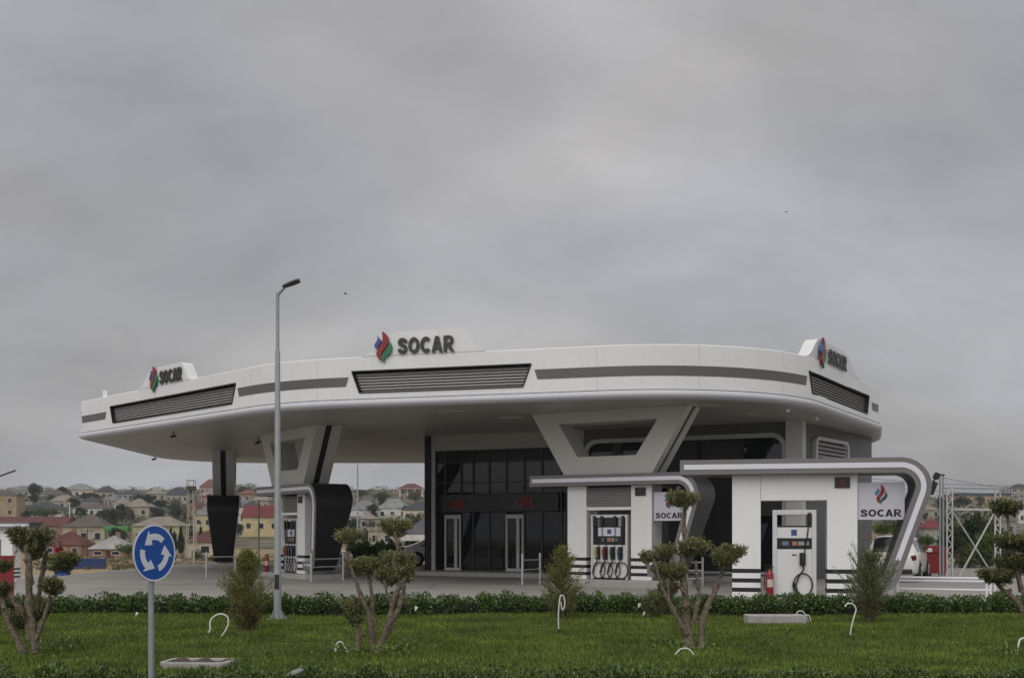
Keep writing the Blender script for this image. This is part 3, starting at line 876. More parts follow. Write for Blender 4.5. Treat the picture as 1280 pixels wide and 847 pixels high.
# V shaped supports standing on the island canopies
wv = .22
VT = [(uloc('mid', 664.4, wv), ZC + .03), (uloc('mid', 861, wv), ZC + .03), (uloc('mid', 815, wv), 3.585), (uloc('mid', 704.7, wv), 3.585)]
VI = [(uloc('mid', 698, wv), 5.36), (uloc('mid', 821.5, wv), 5.36), (uloc('mid', 794.7, wv), 4.18), (uloc('mid', 721.6, wv), 4.18)]
print('V', VT, VI)
VT = [(-.05, ZC + .03), (5.30, ZC + .03), (4.05, 3.585), (1.05, 3.585)] if False else VT
for key, label in (('mid', 'pale V shaped column over the pump island before the shop window'), ('left', 'pale V shaped column behind the lamp post'), ('far', 'pale V shaped column seen edge on above black tapering island')):
    loc, rz = ISL[key]
    zo = loc[2]
    t = thing('support_column', label, 'column', loc, rz, 'V shaped canopy columns')
    f_ = lambda a, b, q: (a, q, b - (zo if b > 5 else 0))
    g0 = lambda a, b, q: (a, q, b)
    for w0_, w1_ in ((wv, wv + .40), (wv + .66, wv + 1.06)):
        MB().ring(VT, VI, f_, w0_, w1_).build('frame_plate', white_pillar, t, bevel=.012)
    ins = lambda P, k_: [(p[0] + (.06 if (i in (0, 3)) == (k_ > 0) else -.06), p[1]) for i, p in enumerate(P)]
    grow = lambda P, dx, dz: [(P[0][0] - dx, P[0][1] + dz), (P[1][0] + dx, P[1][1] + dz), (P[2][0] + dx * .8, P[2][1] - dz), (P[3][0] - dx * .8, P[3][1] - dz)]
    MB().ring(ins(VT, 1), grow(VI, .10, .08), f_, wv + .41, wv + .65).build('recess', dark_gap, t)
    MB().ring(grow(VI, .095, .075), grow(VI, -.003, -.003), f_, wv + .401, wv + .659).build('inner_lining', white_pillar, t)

def disp_box(t, x0, x1, y0, y1, z0, z1, name, m, bev=.006, parent=None):
    return MB().box(x0, x1, y0, y1, z0, z1).build(name, m, parent or t, bevel=bev)
def coil(cx, cz, rx, rz_, y, turns=2, n=40, sx=0., jig=.02):
    pts = []
    for i in range(int(n * turns) + 1):
        a = 2 * PI * i / n + PI / 2
        rr_ = 1 + jig * math.sin(a * 1.7 + i * .03) - .05 * (i / n)
        pts.append((cx + sx * i / n + rx * rr_ * math.cos(a), y - .012 * (i / n), cz + rz_ * rr_ * math.sin(a)))
    return pts
def pump_single(key, label):
    (x, y, z), rz = ISL[key]; M = Matrix.Translation((x, y, z)) @ Matrix.Rotation(rz, 4, 'Z')
    t = thing('fuel_pump', label, 'fuel pump', M @ Vector((2.80, .62, .15)), rz, 'fuel pumps on the islands')
    fm = MB(); fm.box(-.53, -.42, -.28, .28, 0, 2.18); fm.box(.42, .53, -.28, .28, 0, 2.18); fm.box(-.42, .42, -.28, .28, 2.06, 2.18)
    fm.build('frame', pump_silver, t, bevel=.01)
    disp_box(t, -.42, .42, -.24, .24, 0, .06, 'base', black_paint)
    disp_box(t, -.42, .42, -.262, .262, .06, 1.20, 'body', pump_white)
    disp_box(t, -.41, .41, -.25, .25, 1.21, 1.47, 'display', black_paint)
    disp_box(t, -.42, .42, -.265, .265, 1.48, 1.745, 'head', pump_white)
    disp_box(t, -.42, .42, -.25, .25, 1.75, 1.79, 'cap', black_paint)
    S = disp_box(t, -.08, .06, -.270, -.266, 1.54, 1.69, 'badge', logo_blue, 0)
    for i, (a, b, m) in enumerate(((-.30, -.14, em_blue2), (-.05, .06, em_red), (.09, .24, pump_screen), (.27, .35, pump_screen))):
        disp_box(t, a, b, -.254, -.2505, 1.30, 1.395, 'keypad', (mat('pale_screen', (.16, .17, .27), .25), mat('orange_button', (.42, .16, .10), .4), mat('pale_label', (.28, .28, .27), .4), mat('pale_label', (.28, .28, .27), .4))[i], 0)
    disp_box(t, -.06, .05, -.268, -.2625, 1.045, 1.075, 'slot', black_paint, 0)
    H = disp_box(t, .12, .27, -.36, -.263, .80, 1.12, 'nozzle_holder', black_paint, .015)
    MB().tube([(.20, -.37, 1.10), (.20, -.40, 1.0), (.205, -.40, .85), (.215, -.385, .72), (.19, -.36, .64)], [.02, .03, .03, .022, .018], 10).build('nozzle', hose_black, H, smooth=50)
    MB().tube([(.36, -.30, 2.12), (.36, -.33, 2.05), (.345, -.31, 1.85), (.31, -.30, 1.55), (.26, -.31, 1.25), (.24, -.31, 1.12)], .016).build('hose', hose_black, t, smooth=60)
    MB().tube([(.19, -.36, .66), (.09, -.33, .50), (.03, -.31, .30), (.08, -.31, .12)] + coil(.20, .32, .24, .29, -.31, 1.6)[8:], .019).build('hose', hose_black, t, smooth=60)
    disp_box(t, .31, .41, -.30, -.24, 1.80, 2.10, 'hose_mast', black_paint, .01)
    return t
def pump_multi(key, label):
    (x, y, z), rz = ISL[key]; M = Matrix.Translation((x, y, z)) @ Matrix.Rotation(rz, 4, 'Z')
    t = thing('fuel_pump', label, 'fuel pump', M @ Vector((2.78, .62, .15)), rz, 'fuel pumps on the islands')
    fm = MB(); fm.box(-.66, -.58, -.28, .28, 0, 2.12); fm.box(.58, .66, -.28, .28, 0, 2.12); fm.box(-.58, .58, -.28, .28, 2.02, 2.12)
    fm.build('frame', pump_silver, t, bevel=.01)
    disp_box(t, -.58, .58, -.25, .25, 0, .05, 'base', black_paint)
    disp_box(t, -.58, .58, -.25, .25, .05, 1.13, 'body', pump_white)
    disp_box(t, -.58, .58, -.24, .24, 1.14, 1.72, 'console', black_paint)
    disp_box(t, -.30, .28, -.24, .24, 1.73, 2.015, 'head', mat('smoked_panel', (.02, .02, .022), .2))
    disp_box(t, -.58, -.32, -.22, .22, 1.73, 2.015, 'side_panel', mat('grey_panel', (.10, .11, .10), .3))
    disp_box(t, .30, .46, -.22, .22, 1.73, 2.015, 'side_panel', mat('pale_panel', (.30, .30, .28), .3))
    disp_box(t, -.40, .40, -.256, -.2405, 1.42, 1.70, 'screen_panel', pump_screen, 0)
    disp_box(t, -.07, .07, -.262, -.257, 1.49, 1.64, 'badge', logo_blue, 0)
    for i, (a, b, m) in enumerate(((-.28, -.2, 'pale_label'), (-.08, .05, 'orange_button'), (.08, .2, 'pale_label'), (.22, .26, 'pale_label'), (.3, .36, 'dark_key'))):
        disp_box(t, a, b, -.245, -.2405, 1.24, 1.36, 'keypad', mat(m, {'pale_label': (.28, .28, .27), 'orange_button': (.42, .16, .10), 'dark_key': (.06, .05, .05)}[m], .4), 0)
    cols = [('yellow_nozzle', (.24, .20, .03)), ('red_nozzle', (.16, .008, .014)), ('green_nozzle', (.009, .036, .028)), ('blue_nozzle', (.012, .042, .10))]
    for i, (nm, c) in enumerate(cols):
        cx_ = -.40 + i * .27
        H = disp_box(t, cx_ - .085, cx_ + .085, -.33, -.251, .66, 1.07, 'nozzle_holder', black_paint, .02)
        MB().tube([(cx_ - .02, -.335, 1.03), (cx_ - .03, -.375, .97), (cx_ - .02, -.38, .82), (cx_ + .02, -.37, .70)], [.03, .05, .05, .03], 10).build('nozzle_grip', mat(nm, c, .4), H, smooth=50)
        ox = (-.52, -.25, .22, .50)[i]
        MB().tube([(ox, -.27, 2.04), (ox, -.31, 1.98), (ox + .01, -.30, 1.6), (ox * .85 + cx_ * .15, -.30, 1.3), (cx_ + .07, -.31, 1.08)], .013).build('hose', hose_black, t, smooth=60)
        MB().tube([(cx_ + .02, -.365, .70), (cx_ + .0, -.34, .6), (cx_ - .13, -.31, .45)] + coil(cx_ + .02, .30, .23, .265, -.31, 1.3, sx=.05)[12:], .018).build('hose', hose_black, t, smooth=60)
        disp_box(t, ox - .05, ox + .05, -.31, -.24, 1.74, 2.08, 'hose_mast', black_paint, .01)
    return t
pump_single('right', 'white single hose pump beside red extinguisher under number 8')
pump_multi('mid', 'pump with yellow, red, green and blue nozzles before the shop window')
pump_multi('left', 'dark four nozzle pump in the slanted island behind lamp post')
pump_multi('far', 'pump mostly hidden inside the island seen end on')
pump_single('west', 'small pump in the distant island behind red board')

def brand_sign(key, u0, w, z0, h, label, wf=.62):
    (x, y, z), rz = ISL[key]; M = Matrix.Translation((x, y, z)) @ Matrix.Rotation(rz, 4, 'Z')
    t = thing('panel_sign', label, 'sign', M @ Vector((u0, wf, z0)), rz, 'white brand panels on the islands')
    MB().box(0, w, 0, .09, 0, h).build('face', sign_face, t, bevel=.006)
    f_ = lambda a, b, q: (a, -q, b)
    bold_word(lambda a, b, q: f_(w * .5 + a, h * .085 + b, q), .001, h * .195, w * .87, .006, letter_black, t)
    emblem(lambda a, b, q: f_(w * .5 + a, h * .40 + b, q), .001, h * .54, t, (em_blue2, em_red, em_green2), None, .006)
brand_sign('right', 4.31, 1.10, 2.08, .92, 'white SOCAR flame panel hung beside pier numbered 8', .40)
brand_sign('mid', 4.33, 1.05, 2.06, .92, 'white SOCAR flame panel partly hidden by topiary crown', .40)

def extinguisher(loc, h, label, group='red fire extinguishers'):
    t = thing('fire_extinguisher', label, 'extinguisher', loc, 0, group)
    r = h * .125
    MB().lathe([(r * .9, 0), (r, .02), (r, h * .74), (r * .85, h * .82), (r * .4, h * .88), (r * .3, h * .92)], n=18).build('cylinder', ext_red, t, smooth=45)
    MB().box(-r * .5, r * .5, -r * .2, r * .2, h * .92, h * .96).bar((-r * .1, 0, h * .97), (r * 1.1, -.01, h * 1.0), .02).build('valve', black_paint, t)
    MB().tube([(-r * .4, 0, h * .94), (-r * 1.2, 0, h * .9), (-r * 1.35, 0, h * .6), (-r * 1.25, 0, h * .25)], .012).build('hose', hose_black, t, smooth=60)
    pts = [(r * 1.01 * math.sin(a), -r * 1.01 * math.cos(a)) for a in frange(-.9, .9, 9)]
    lb = MB(); lb.grid([[(x, y, h * .35) for x, y in pts], [(x, y, h * .60) for x, y in pts]]); lb.build('label', ext_label, t)
def iloc(key, u, w, z):
    (x, y, zz_), rz = ISL[key]; return Matrix.Translation((x, y, zz_)) @ Matrix.Rotation(rz, 4, 'Z') @ Vector((u, w, z))
extinguisher(iloc('right', 2.20, .16, .15), .76, 'large red fire extinguisher beside white single hose pump')
extinguisher(iloc('left', 1.2, .0, .15), .72, 'red fire extinguisher beside the slanted island behind lamp post')
extinguisher(iloc('far', 5.0, 1.6, .15), .5, 'red fire extinguisher at the foot of the end on black island')

def hoop(pxa, ya, pxb, yb, h, rails, label, r=.04, zg=0., over=0.):
    da = (EYE - zg) * F / (ya - H0); db = (EYE - zg) * F / (yb - H0)
    A = Vector((WX(pxa, da), da, zg)); B = Vector((WX(pxb, db), db, zg)); o = A
    t = thing('guard_rail', label, 'guard rail', A, 0, 'tubular guard rails round the pumps')
    for P in (A, B): MB().lathe([(r, 0), (r, h - .01), (r * .7, h)], tuple(P - o), 12).build('post', steel, t, smooth=40)
    for z in rails: MB().tube([A - o + Vector((0, 0, z)), B - o + Vector((0, 0, z))], r * .55, 8).build('rail', steel, t, smooth=40)
hoop(653, 730.5, 675, 729, 1.05, (.82, .50, .18), 'small tubular guard rail before the shop doors')
hoop(389, 727, 429, 725, 1.02, (.8, .52, .22), 'tubular guard rail in front of the black hooked island end')
hoop(258, 722, 294, 721, 1.0, (.80, .52), 'tubular guard rail by the end on black island')
hoop(858, 732.5, 878, 732.5, .95, (.78, .52, .25), 'short tubular guard rail between topiary crown and dark window')

def boom_fence():
    d = EYE * F / (750 - H0); A = Vector((WX(1120.5, d), d, 0)); B = Vector((WX(1238, d - .3), d - .3, 0))
    t = thing('pipe_fence', 'low white pipe fence beside the hooked island leg', 'fence', A)
    u = (B - A)
    MB().lathe([(.06, 0), (.06, .83), (.04, .85)], (0, 0, 0), 12).build('post', white_paint, t, smooth=40)
    for k_ in (.96, 1.0, 1.05):
        MB().lathe([(.035, 0), (.035, .46)], tuple(u * k_), 10).build('post', white_paint, t, smooth=40)
    for z, y0, y1 in ((.60, 0, .94), (.52, 0, .97), (.30, 0, 1.0), (.04, 0, 1.0)):
        MB().tube([Vector((0, 0, z)) + u * y0, Vector((0, 0, z - .02)) + u * y1], .032, 8).build('rail', white_paint, t, smooth=40)
boom_fence()

# ------------------------------------------------------------------ street lamps, road sign, poles
def street_lamp(px, d, h, label, side=1, r=.072, arm=.32, head=.62, tilt=.42, group='street lamps'):
    x = WX(px, d); z = terr(x, d)
    t = thing('street_lamp', label, 'street lamp', (x, d, z), 0, group)
    MB().box(-.2, .2, -.2, .2, 0, .025).build('base_plate', galv, t)
    for a in range(4):
        bs = MB()
        ang = PI / 4 + a * PI / 2
        v = [(.19 * math.cos(ang), .19 * math.sin(ang), .026), (.075 * math.cos(ang), .075 * math.sin(ang), .026), (.075 * math.cos(ang), .075 * math.sin(ang), .22)]
        px_, py_ = -.006 * math.sin(ang), .006 * math.cos(ang)
        bs.add([(q[0] + px_, q[1] + py_, q[2]) for q in v] + [(q[0] - px_, q[1] - py_, q[2]) for q in v], [(0, 1, 2), (5, 4, 3), (0, 3, 4, 1), (1, 4, 5, 2), (2, 5, 3, 0)])
        bs.build('gusset', galv, t)
    MB().lathe([(r * 1.12, .025), (r * 1.1, 1.1), (r * .98, 1.12), (r * .72, h * .82), (r * .50, h * .825), (r * .48, h)], n=16).build('pole', galv, t, smooth=40)
    MB().box(-.045, .045, -r * 1.12 - .012, -r * .9, .62, .92).build('access_door', car_dark, t, bevel=.008)
    MB().tube([(0, 0, h - .04), (side * arm * .5, 0, h + .05), (side * arm, 0, h + .14)], r * .42, 10).build('arm', galv, t, smooth=40)
    ca, sa = math.cos(tilt), math.sin(tilt); prof = [(0, .05), (.12, .11), (.3, .15), (.48, .16), (.6, .12), (.64, .05)]
    rows = []
    for a, w in prof:
        a *= head / .62
        row = []
        for b, hh in ((-w, 0), (-w * .8, .03), (0, .05), (w * .8, .03), (w, 0), (w * .6, -.02), (-w * .6, -.02)):
            row.append((side * (arm - .05 + a * ca - hh * sa), b, h + .12 + a * sa + hh * ca))
        rows.append(row)
    m_ = MB().grid(rows, close_u=True); n_ = len(rows[0])
    m_.f += [tuple(range(n_)), tuple(range(5 * n_, 6 * n_))]
    m_.build('lamp_head', mat('lamp_housing', (.035, .036, .04), .45), t, smooth=40)
street_lamp(347, 22.4, 6.66, 'tall grey street lamp standing in the lawn behind the hedge line', arm=.16, head=.36, tilt=.36)
street_lamp(447, 75, 8.4, 'thin distant lamp pole between black island end and shop', r=.07)
x = WX(-22, 58); street_lamp(-22, 58, EYE + 62 * 58 / F - terr(x, 58), 'street lamp whose head pokes in over the leftmost roofs', arm=.6, head=1.25, tilt=.35, r=.08)

def round_sign():
    d = 11.0; x = WX(189, d); zc = WZ(690.5, d); R = .285
    t = thing('road_sign', 'round blue roundabout sign with three white arrows on grey post', 'road sign', (x, d, 0))
    MB().lathe([(.030, -.05), (.030, zc + R * .8)], n=14).build('post', galv, t, smooth=40)
    fs_ = math.radians(63)      # turned away from the camera
    M = Matrix.Translation((0, 0, zc)) @ Matrix.Rotation(fs_, 4, 'Z')
    def f_(a, b, q): return tuple(M @ Vector((a, -.045 - q, b)))
    circ = lambda r: [(r * math.cos(2 * PI * i / 48), r * math.sin(2 * PI * i / 48)) for i in range(48)]
    MB().prism(circ(R), f_, -.012, 0).build('plate', galv, t, smooth=40)
    MB().ring(circ(R), circ(R * .94), f_, .0005, .003).build('rim', sign_white, t)
    MB().prism(circ(R * .938), f_, .0005, .002).build('face', sign_blue, t)
    for kx in range(3):
        a0 = math.radians(100 + kx * 120); poly_o, poly_i = [], []
        ro, ri = R * .68, R * .46
        for i in range(13):
            a = a0 - math.radians(52) + math.radians(62) * i / 12
            poly_o.append((ro * math.cos(a), ro * math.sin(a))); poly_i.append((ri * math.cos(a), ri * math.sin(a)))
        ae = a0 + math.radians(10); at_ = a0 + math.radians(50)
        hd = [(R * .83 * math.cos(ae), R * .83 * math.sin(ae)), (R * .54 * math.cos(at_), R * .54 * math.sin(at_)), (R * .30 * math.cos(ae), R * .30 * math.sin(ae))]
        MB().prism(poly_o + hd + poly_i[::-1], f_, .0022, .004).build('arrow', sign_white, t)
    b_ = MB()
    for dz in (-.12, .12): b_.lathe([(.034, zc + dz - .02), (.034, zc + dz + .02)], (0, 0, 0), 12)
    b_.build('bracket', galv, t)
round_sign()

def red_board():
    d = 24.8; x = WX(8, d)
    t = thing('fire_board', 'plain red board on a red post behind leftmost topiary', 'board', (x, d, 0))
    MB().box(-.26, .165, -.02, .02, WZ(749, d), WZ(697, d)).build('panel', bin_red, t, bevel=.01)
    MB().box(-.05, .05, .022, .10, -.05, WZ(700, d)).build('post', bin_red, t)
    MB().box(-.28, .19, -.03, .03, WZ(697, d) + .001, WZ(695, d) + .02).build('top_edge', bin_red, t)
red_board()

def pole(px, d, pyt, label, r=.05, name='utility_pole', m=galv, arms=0):
    x = WX(px, d); z = terr(x, d); h = WZ(pyt, d) - z
    t = thing(name, label, 'pole', (x, d, z), 0, 'distant utility poles')
    MB().lathe([(r, -.3), (r * .8, h)], n=10).build('shaft', m, t, smooth=40)
    if arms:
        a = MB(); a.box(-arms, arms, -.04, .04, h - .28, h - .2).build('crossarm', m, t)
        i_ = MB()
        for k_ in (-.9, 0, .9): i_.lathe([(.03, h - .2), (.045, h - .12), (.02, h - .04)], (arms * k_, 0, 0), 8)
        i_.build('insulator', car_dark, t)
pale = mat('pale_post', (.36, .33, .29), .8, var=.1)
pole(242.5, 74, 651, 'pale utility pole in front of the lattice mast', .07, m=pale, arms=.5)
pole(323.5, 62, 624, 'thin pale pole before red roofed yellow house', .05, m=pale)
pole(109, 150, 661, 'brown cross armed pole beside maroon roofed brick house', .10, m=bark_dark, arms=.9)
pole(117, 175, 672, 'short dark pole before small grey roofed brick house', .09, m=bark_dark, arms=.7)
pole(470, 120, 652, 'thin pale pole behind clipped green hedge', .06, m=pale)
pole(461, 150, 660, 'second thin pale pole behind clipped green hedge, more leftward', .06, m=pale)
pole(87, 300, 627, 'white pole among distant hillside roofs', .12, m=white_paint)

def lattice(px, d, pyt, wb, wt, label, m, name='lattice_mast', cap=True):
    x = WX(px, d); z = terr(x, d); h = WZ(pyt, d) - z
    t = thing(name, label, 'mast', (x, d, z))
    mb = MB(); nseg = 9
    cs = [(-1, -1), (1, -1), (1, 1), (-1, 1)]
    def P(c, f): w = (wb + (wt - wb) * f) / 2; return Vector((c[0] * w, c[1] * w, h * f))
    for c in cs: mb.bar(P(c, -.02), P(c, 1), .075)
    for i in range(nseg):
        for j in range(4):
            a, b = cs[j], cs[(j + 1) % 4]
            mb.bar(P(a, i / nseg), P(b, (i + 1) / nseg), .03); mb.bar(P(a, (i + 1) / nseg), P(b, (i + 1) / nseg), .03)
    mb.build('lattice', m, t)
    if cap:
        MB().box(-.5, .5, -.5, .5, h - .25, h + .16).box(-.3, .3, -.3, .3, h - .7, h - .002).build('platform', bark_dark, t)
        c_ = MB()
        for a in cs: c_.bar((a[0] * .42, a[1] * .42, h + .16), (a[0] * .42, a[1] * .42, h + .9), .05)
        for a, b in zip(cs, cs[1:] + cs[:1]): c_.bar((a[0] * .42, a[1] * .42, h + .87), (b[0] * .42, b[1] * .42, h + .87), .05)
        c_.build('railing', bark_dark, t)
lattice(239, 135, 609, 1.15, .5, 'slim pale lattice mast with dark railed platform on top', pale)

pale_steel = mat('pale_steel', (.46, .46, .45), .6, var=.12)
def billboard_frame():
    d = 41.; A = Vector((WX(1187, d), d, 0)); B = Vector((WX(1247, d + 1), d + 1, 0))
    t = thing('steel_frame', 'open white steel frame with crossed braces beside red bin', 'frame', A)
    ht = WZ(609, d); u = B - A
    for k_ in (0, 1):
        mb = MB()
        for dx in (-.10, .10): mb.bar(u * k_ + Vector((dx, 0, 0)), u * k_ + Vector((dx, 0, ht)), .05)
        for i in range(16):
            z = ht * i / 16; s_ = 1 if i % 2 else -1
            mb.bar(u * k_ + Vector((-.09 * s_, 0, z)), u * k_ + Vector((.09 * s_, 0, z + ht / 16)), .03)
        mb.build('lattice_post', pale_steel, t)
    zr = WZ(636, d)
    MB().bar(Vector((.14, 0, zr)), u + Vector((-.14, 0, zr)), .08).build('rail', pale_steel, t)
    MB().bar(Vector((-.35, 0, ht - .02)), u + Vector((.5, 0, ht - .02)), .05).build('top_wire', galv, t)
    MB().bar(Vector((.16, .02, zr - .15)), u + Vector((-.3, .02, .30)), .045).build('brace', pale_steel, t)
    MB().bar(u + Vector((-.16, -.05, zr - .15)), Vector((.35, -.05, .1)), .045).build('brace', pale_steel, t)
    for px, py in ((1175, 594), (1179, 594)):
        x = WX(px, d - 1); tt = thing('utility_pole', 'one of two slim grey poles standing close beside the open white steel frame', 'pole', (x, d - 1, 0), 0, 'twin poles by the steel frame')
        MB().lathe([(.036, 0), (.032, WZ(py, d - 1))], n=10).build('shaft', galv, tt, smooth=40)
        MB().lathe([(.06, WZ(py, d - 1)), (.06, WZ(py, d - 1) + .05)], n=10).build('cap', car_dark, tt)
billboard_frame()
cam_pos = iloc('right', 6.02, .6, 2.72)
t = thing('wall_lamp', 'black twin fitting clamped to outer edge of hooked island leg', 'lamp', cam_pos)
MB().bar((.02, 0, -.02), (.14, 0, .28), .10).build('body', black_paint, t, bevel=.01)
MB().bar((.13, 0, .36), (.19, 0, .50), .12).bar((.06, 0, .27), (.14, 0, .38), .04).build('body', black_paint, t, bevel=.01)
t = thing('fin', 'tiny white floodlight box on left end of canopy parapet', 'fin', fas(s_of(126), ZT + .03, -.2))  # plain white fin standing on the parapet, no lamp
MB().box(-.10, .10, -.06, .06, .03, .30).build('fin_body', white_paint, t, bevel=.01)
MB().box(-.02, .02, -.02, .02, -.02, .03).build('bracket', galv, t)
for px, py, d, lb in ((217, 538, 44, 'small dark camera under left canopy face'), (323, 558, 47, 'small dark camera under the canopy left of V column'), (193, 577, 58, 'small camera hanging at far left rear canopy corner'), (985, 508, 34.5, 'white camera under right canopy edge'), (1021, 513, 37, 'second white camera under right canopy edge near wall louvre')):
    x = WX(px, d)
    t = thing('security_camera', lb, 'camera', (x, d, ZC + .03), 0, 'cameras under the canopy')
    MB().lathe([(.05, -.02), (.05, 0)], n=12).bar((0, 0, -.02), (0, 0, -.14), .03).build('mount', white_paint if px > 900 else car_dark, t)
    MB().bar((.05, .10, -.13), (-.06, -.18, -.2), .085).build('body', white_paint if px > 900 else car_dark, t, bevel=.01)
# overhead wires beyond the frame
for i, (pa, pb) in enumerate((((1078, 597), (1300, 607)), ((1180, 597), (1300, 612)), ((1078, 606), (1300, 618)))):
    d = 60; a = Vector((WX(pa[0], d), d, WZ(pa[1], d))); b = Vector((WX(pb[0], d - 4), d - 4, WZ(pb[1], d - 4)))
    pts = [a + (b - a) * q + Vector((0, 0, -.12 * math.sin(PI * q))) for q in frange(0, 1, 12)]
    o = MB().tube([p - a for p in pts], .010, 5).build('overhead_wire', car_dark); o.location = a
    tag(o, ('thin overhead wire, highest of three against the sky beyond the hooked leg', 'thin overhead wire running from the twin poles', 'thin overhead wire, lowest of three beyond the hooked leg')[i], 'wire', 'overhead wires')

# ------------------------------------------------------------------ bins, sheet wall, rubble, slabs, pipes
def red_bin():
    d = 43.5; x = WX(1168.5, d); S = F / d
    t = thing('waste_bin', 'red lidded waste bin behind the white car', 'bin', (x, d, 0))
    w = 14 / S
    MB().add([(sx * w * k_, sy * w * .7 * k_, z) for k_, z in ((.78, .12), (.95, .92)) for sx, sy in ((-1, -1), (1, -1), (1, 1), (-1, 1))],
             [(3, 2, 1, 0), (4, 5, 6, 7), (0, 1, 5, 4), (1, 2, 6, 5), (2, 3, 7, 6), (3, 0, 4, 7)]).build('body', bin_red, t, bevel=.02)
    lid = MB(); lid.prism([(-w, .93), (w * 1.05, .93), (w * .98, 1.08), (w * .5, 1.2), (-w * .85, 1.22)], lambda a, b, q: (a, q, b), -w * .75, w * .75)
    lid.build('lid', bin_red, t, bevel=.02)
    wh = MB()
    for sx in (-1, 1):
        for sy in (-1, 1): wh.lathe([(.09, -.03), (.09, .03)], (sx * w * .6, sy * w * .4, .09), 12, 'x')
    wh.build('wheel', tyre, t)
red_bin()
d = 92; x0, x1 = WX(84, d), WX(131, d); z = terr((x0 + x1) / 2, d)
o = MB(); nn = 50
rows = [[(x0 + (x1 - x0) * i / nn - x0, .04 * (i % 2), zz_ - .2) for i in range(nn + 1)] for zz_ in (0, 1.05)]
o.grid(rows)
t = thing('sheet_wall', 'low blue corrugated sheet wall by the sandy lot', 'fence', (x0, d, z))
o.build('sheet', blue_sheet, t)
pb_ = MB()
for i in range(5): pb_.box((x1 - x0) * i / 4 - .04, (x1 - x0) * i / 4 + .04, .05, .13, -.2, .9)
pb_.build('post', bark_dark, t)
def concrete_slab(px0, px1, pyt, pyb, label, tray):
    d = (EYE - .03) * F / (pyb - H0); x0, x1 = WX(px0, d), WX(px1, d); w = x1 - x0
    t = thing('concrete_slab', label, 'slab', ((x0 + x1) / 2, d + .28, .02), math.radians(-4 if tray else 1))
    if tray:
        MB().ring(rr(-w / 2, w / 2, -.28, .28, .13, 5), rr(-w / 2 + .07, w / 2 - .07, -.21, .21, .09, 5), lambda a, b, q: (a, b, q), -.05, .065).build('rim', concrete, t, bevel=.012)
        ms = MB()
        rows = [[(-w / 2 + .06 + (w - .12) * i / 14, -.2 + .4 * j / 6, .03 + .04 * random.random() + .02 * math.sin(i)) for i in range(15)] for j in range(7)]
        ms.grid(rows).build('soil', mat('brown_soil', (.085, .062, .045), .95, var=.4, vscale=25, bump=1, bscale=60), t, smooth=80)
    else:
        MB().box(-w / 2, w / 2, -.2, .2, -.1, (pyb - pyt) * d / F).build('block', concrete, t, bevel=.015)
concrete_slab(197, 284, 818, 833, 'flat concrete ring filled with brown soil lying in the lawn', True)
concrete_slab(936, 1010, 768.5, 779.5, 'long low concrete block at the foot of the back hedge', False)

def pipe(pts, d, label, r=.016, black_tip=True):
    """white irrigation pipe ends sticking out of the lawn; points given as picture measures at depth d"""
    P = [Vector((WX(px, d), d + dy, WZ(py, d))) for px, py, dy in pts]
    o = P[0].copy(); o.z = lawn_z(o.x, o.y)
    t = thing('irrigation_pipe', label, 'pipe', o, 0, 'white irrigation pipe ends in the lawn')
    Q = []
    for i in range(len(P) - 1):
        p0 = P[max(i - 1, 0)]; p1 = P[i]; p2 = P[i + 1]; p3 = P[min(i + 2, len(P) - 1)]
        for k_ in range(5):
            q = k_ / 5; Q.append(.5 * (2 * p1 + (p2 - p0) * q + (2 * p0 - 5 * p1 + 4 * p2 - p3) * q * q + (3 * p1 - p0 - 3 * p2 + p3) * q ** 3) - o)
    Q.append(P[-1] - o)
    r *= .82
    MB().tube(Q, r, 8).build('tube', pvc, t, smooth=60)
    if black_tip: MB().tube([Q[0] + (Q[0] - Q[1]).normalized() * .03, Q[0], Q[1]], r * 1.25, 8).build('cap', car_dark, t)
pipe([(274, 798, 0), (281, 789, 0), (285, 779, .02), (283, 770, .03), (274, 767, .03), (265, 772, .02), (262.5, 778, 0), (263, 786, -.02), (261, 790, -.03)], 18.4, 'white pipe end curled in a big loop beside conifer near lamp post', .017)
pipe([(437, 818, 0), (432, 810, 0), (428, 803, .01), (423, 802, .03), (419, 807, .03), (419, 814, .02), (424, 805, 0)], 16.0, 'white pipe end in a small loop beside topiary before the shop', .013)
pipe([(698.5, 788, 0), (698, 770, 0), (699, 755, .01), (701, 744, .02), (705, 746, .03), (706, 756, .03), (703, 762, .02), (701, 752, 0)], 19.2, 'upright white pipe end with curled top before middle conifer', .015)
pipe([(1063, 795, 0), (1064, 784, 0), (1068, 770, .01), (1070.5, 761, .02), (1067, 755, .03), (1060, 754, .03), (1057, 758, .03)], 18.4, 'hook shaped white pipe end before the wispy conifer', .016)
pipe([(842, 820, 0), (847, 814, 0), (851, 811, .02), (858, 810, .03), (864, 813, .03), (867, 818, .02)], 15.6, 'white pipe end bent along the grass at foot of topiary', .014)
pipe([(1011, 781, 0), (1009, 772, 0), (1004, 764, .02), (998, 764, .03), (996, 769, .03), (1002, 771, 0), (1010, 768, -.02), (1013, 776, -.03)], 21.0, 'white pipe end tangled over the concrete block', .012)
pipe([(1272, 815, 0), (1273, 806, 0), (1276, 799, .02), (1284, 797, .03), (1292, 803, .03)], 16.3, 'white pipe end arching at the right edge of the lawn', .017)
t = thing('stone', 'pale grey stone half hidden in the front hedge', 'stone', (WX(369, 11.6), 11.6, .295))
bm = bmesh.new(); bmesh.ops.create_icosphere(bm, subdivisions=3, radius=1)
for v in bm.verts:
    v.co.x *= .092; v.co.y *= .08; v.co.z *= .042
    v.co += Vector((random.uniform(-1, 1), random.uniform(-1, 1), random.uniform(-1, 1))) * .004
    v.co.z += v.co.x * .35
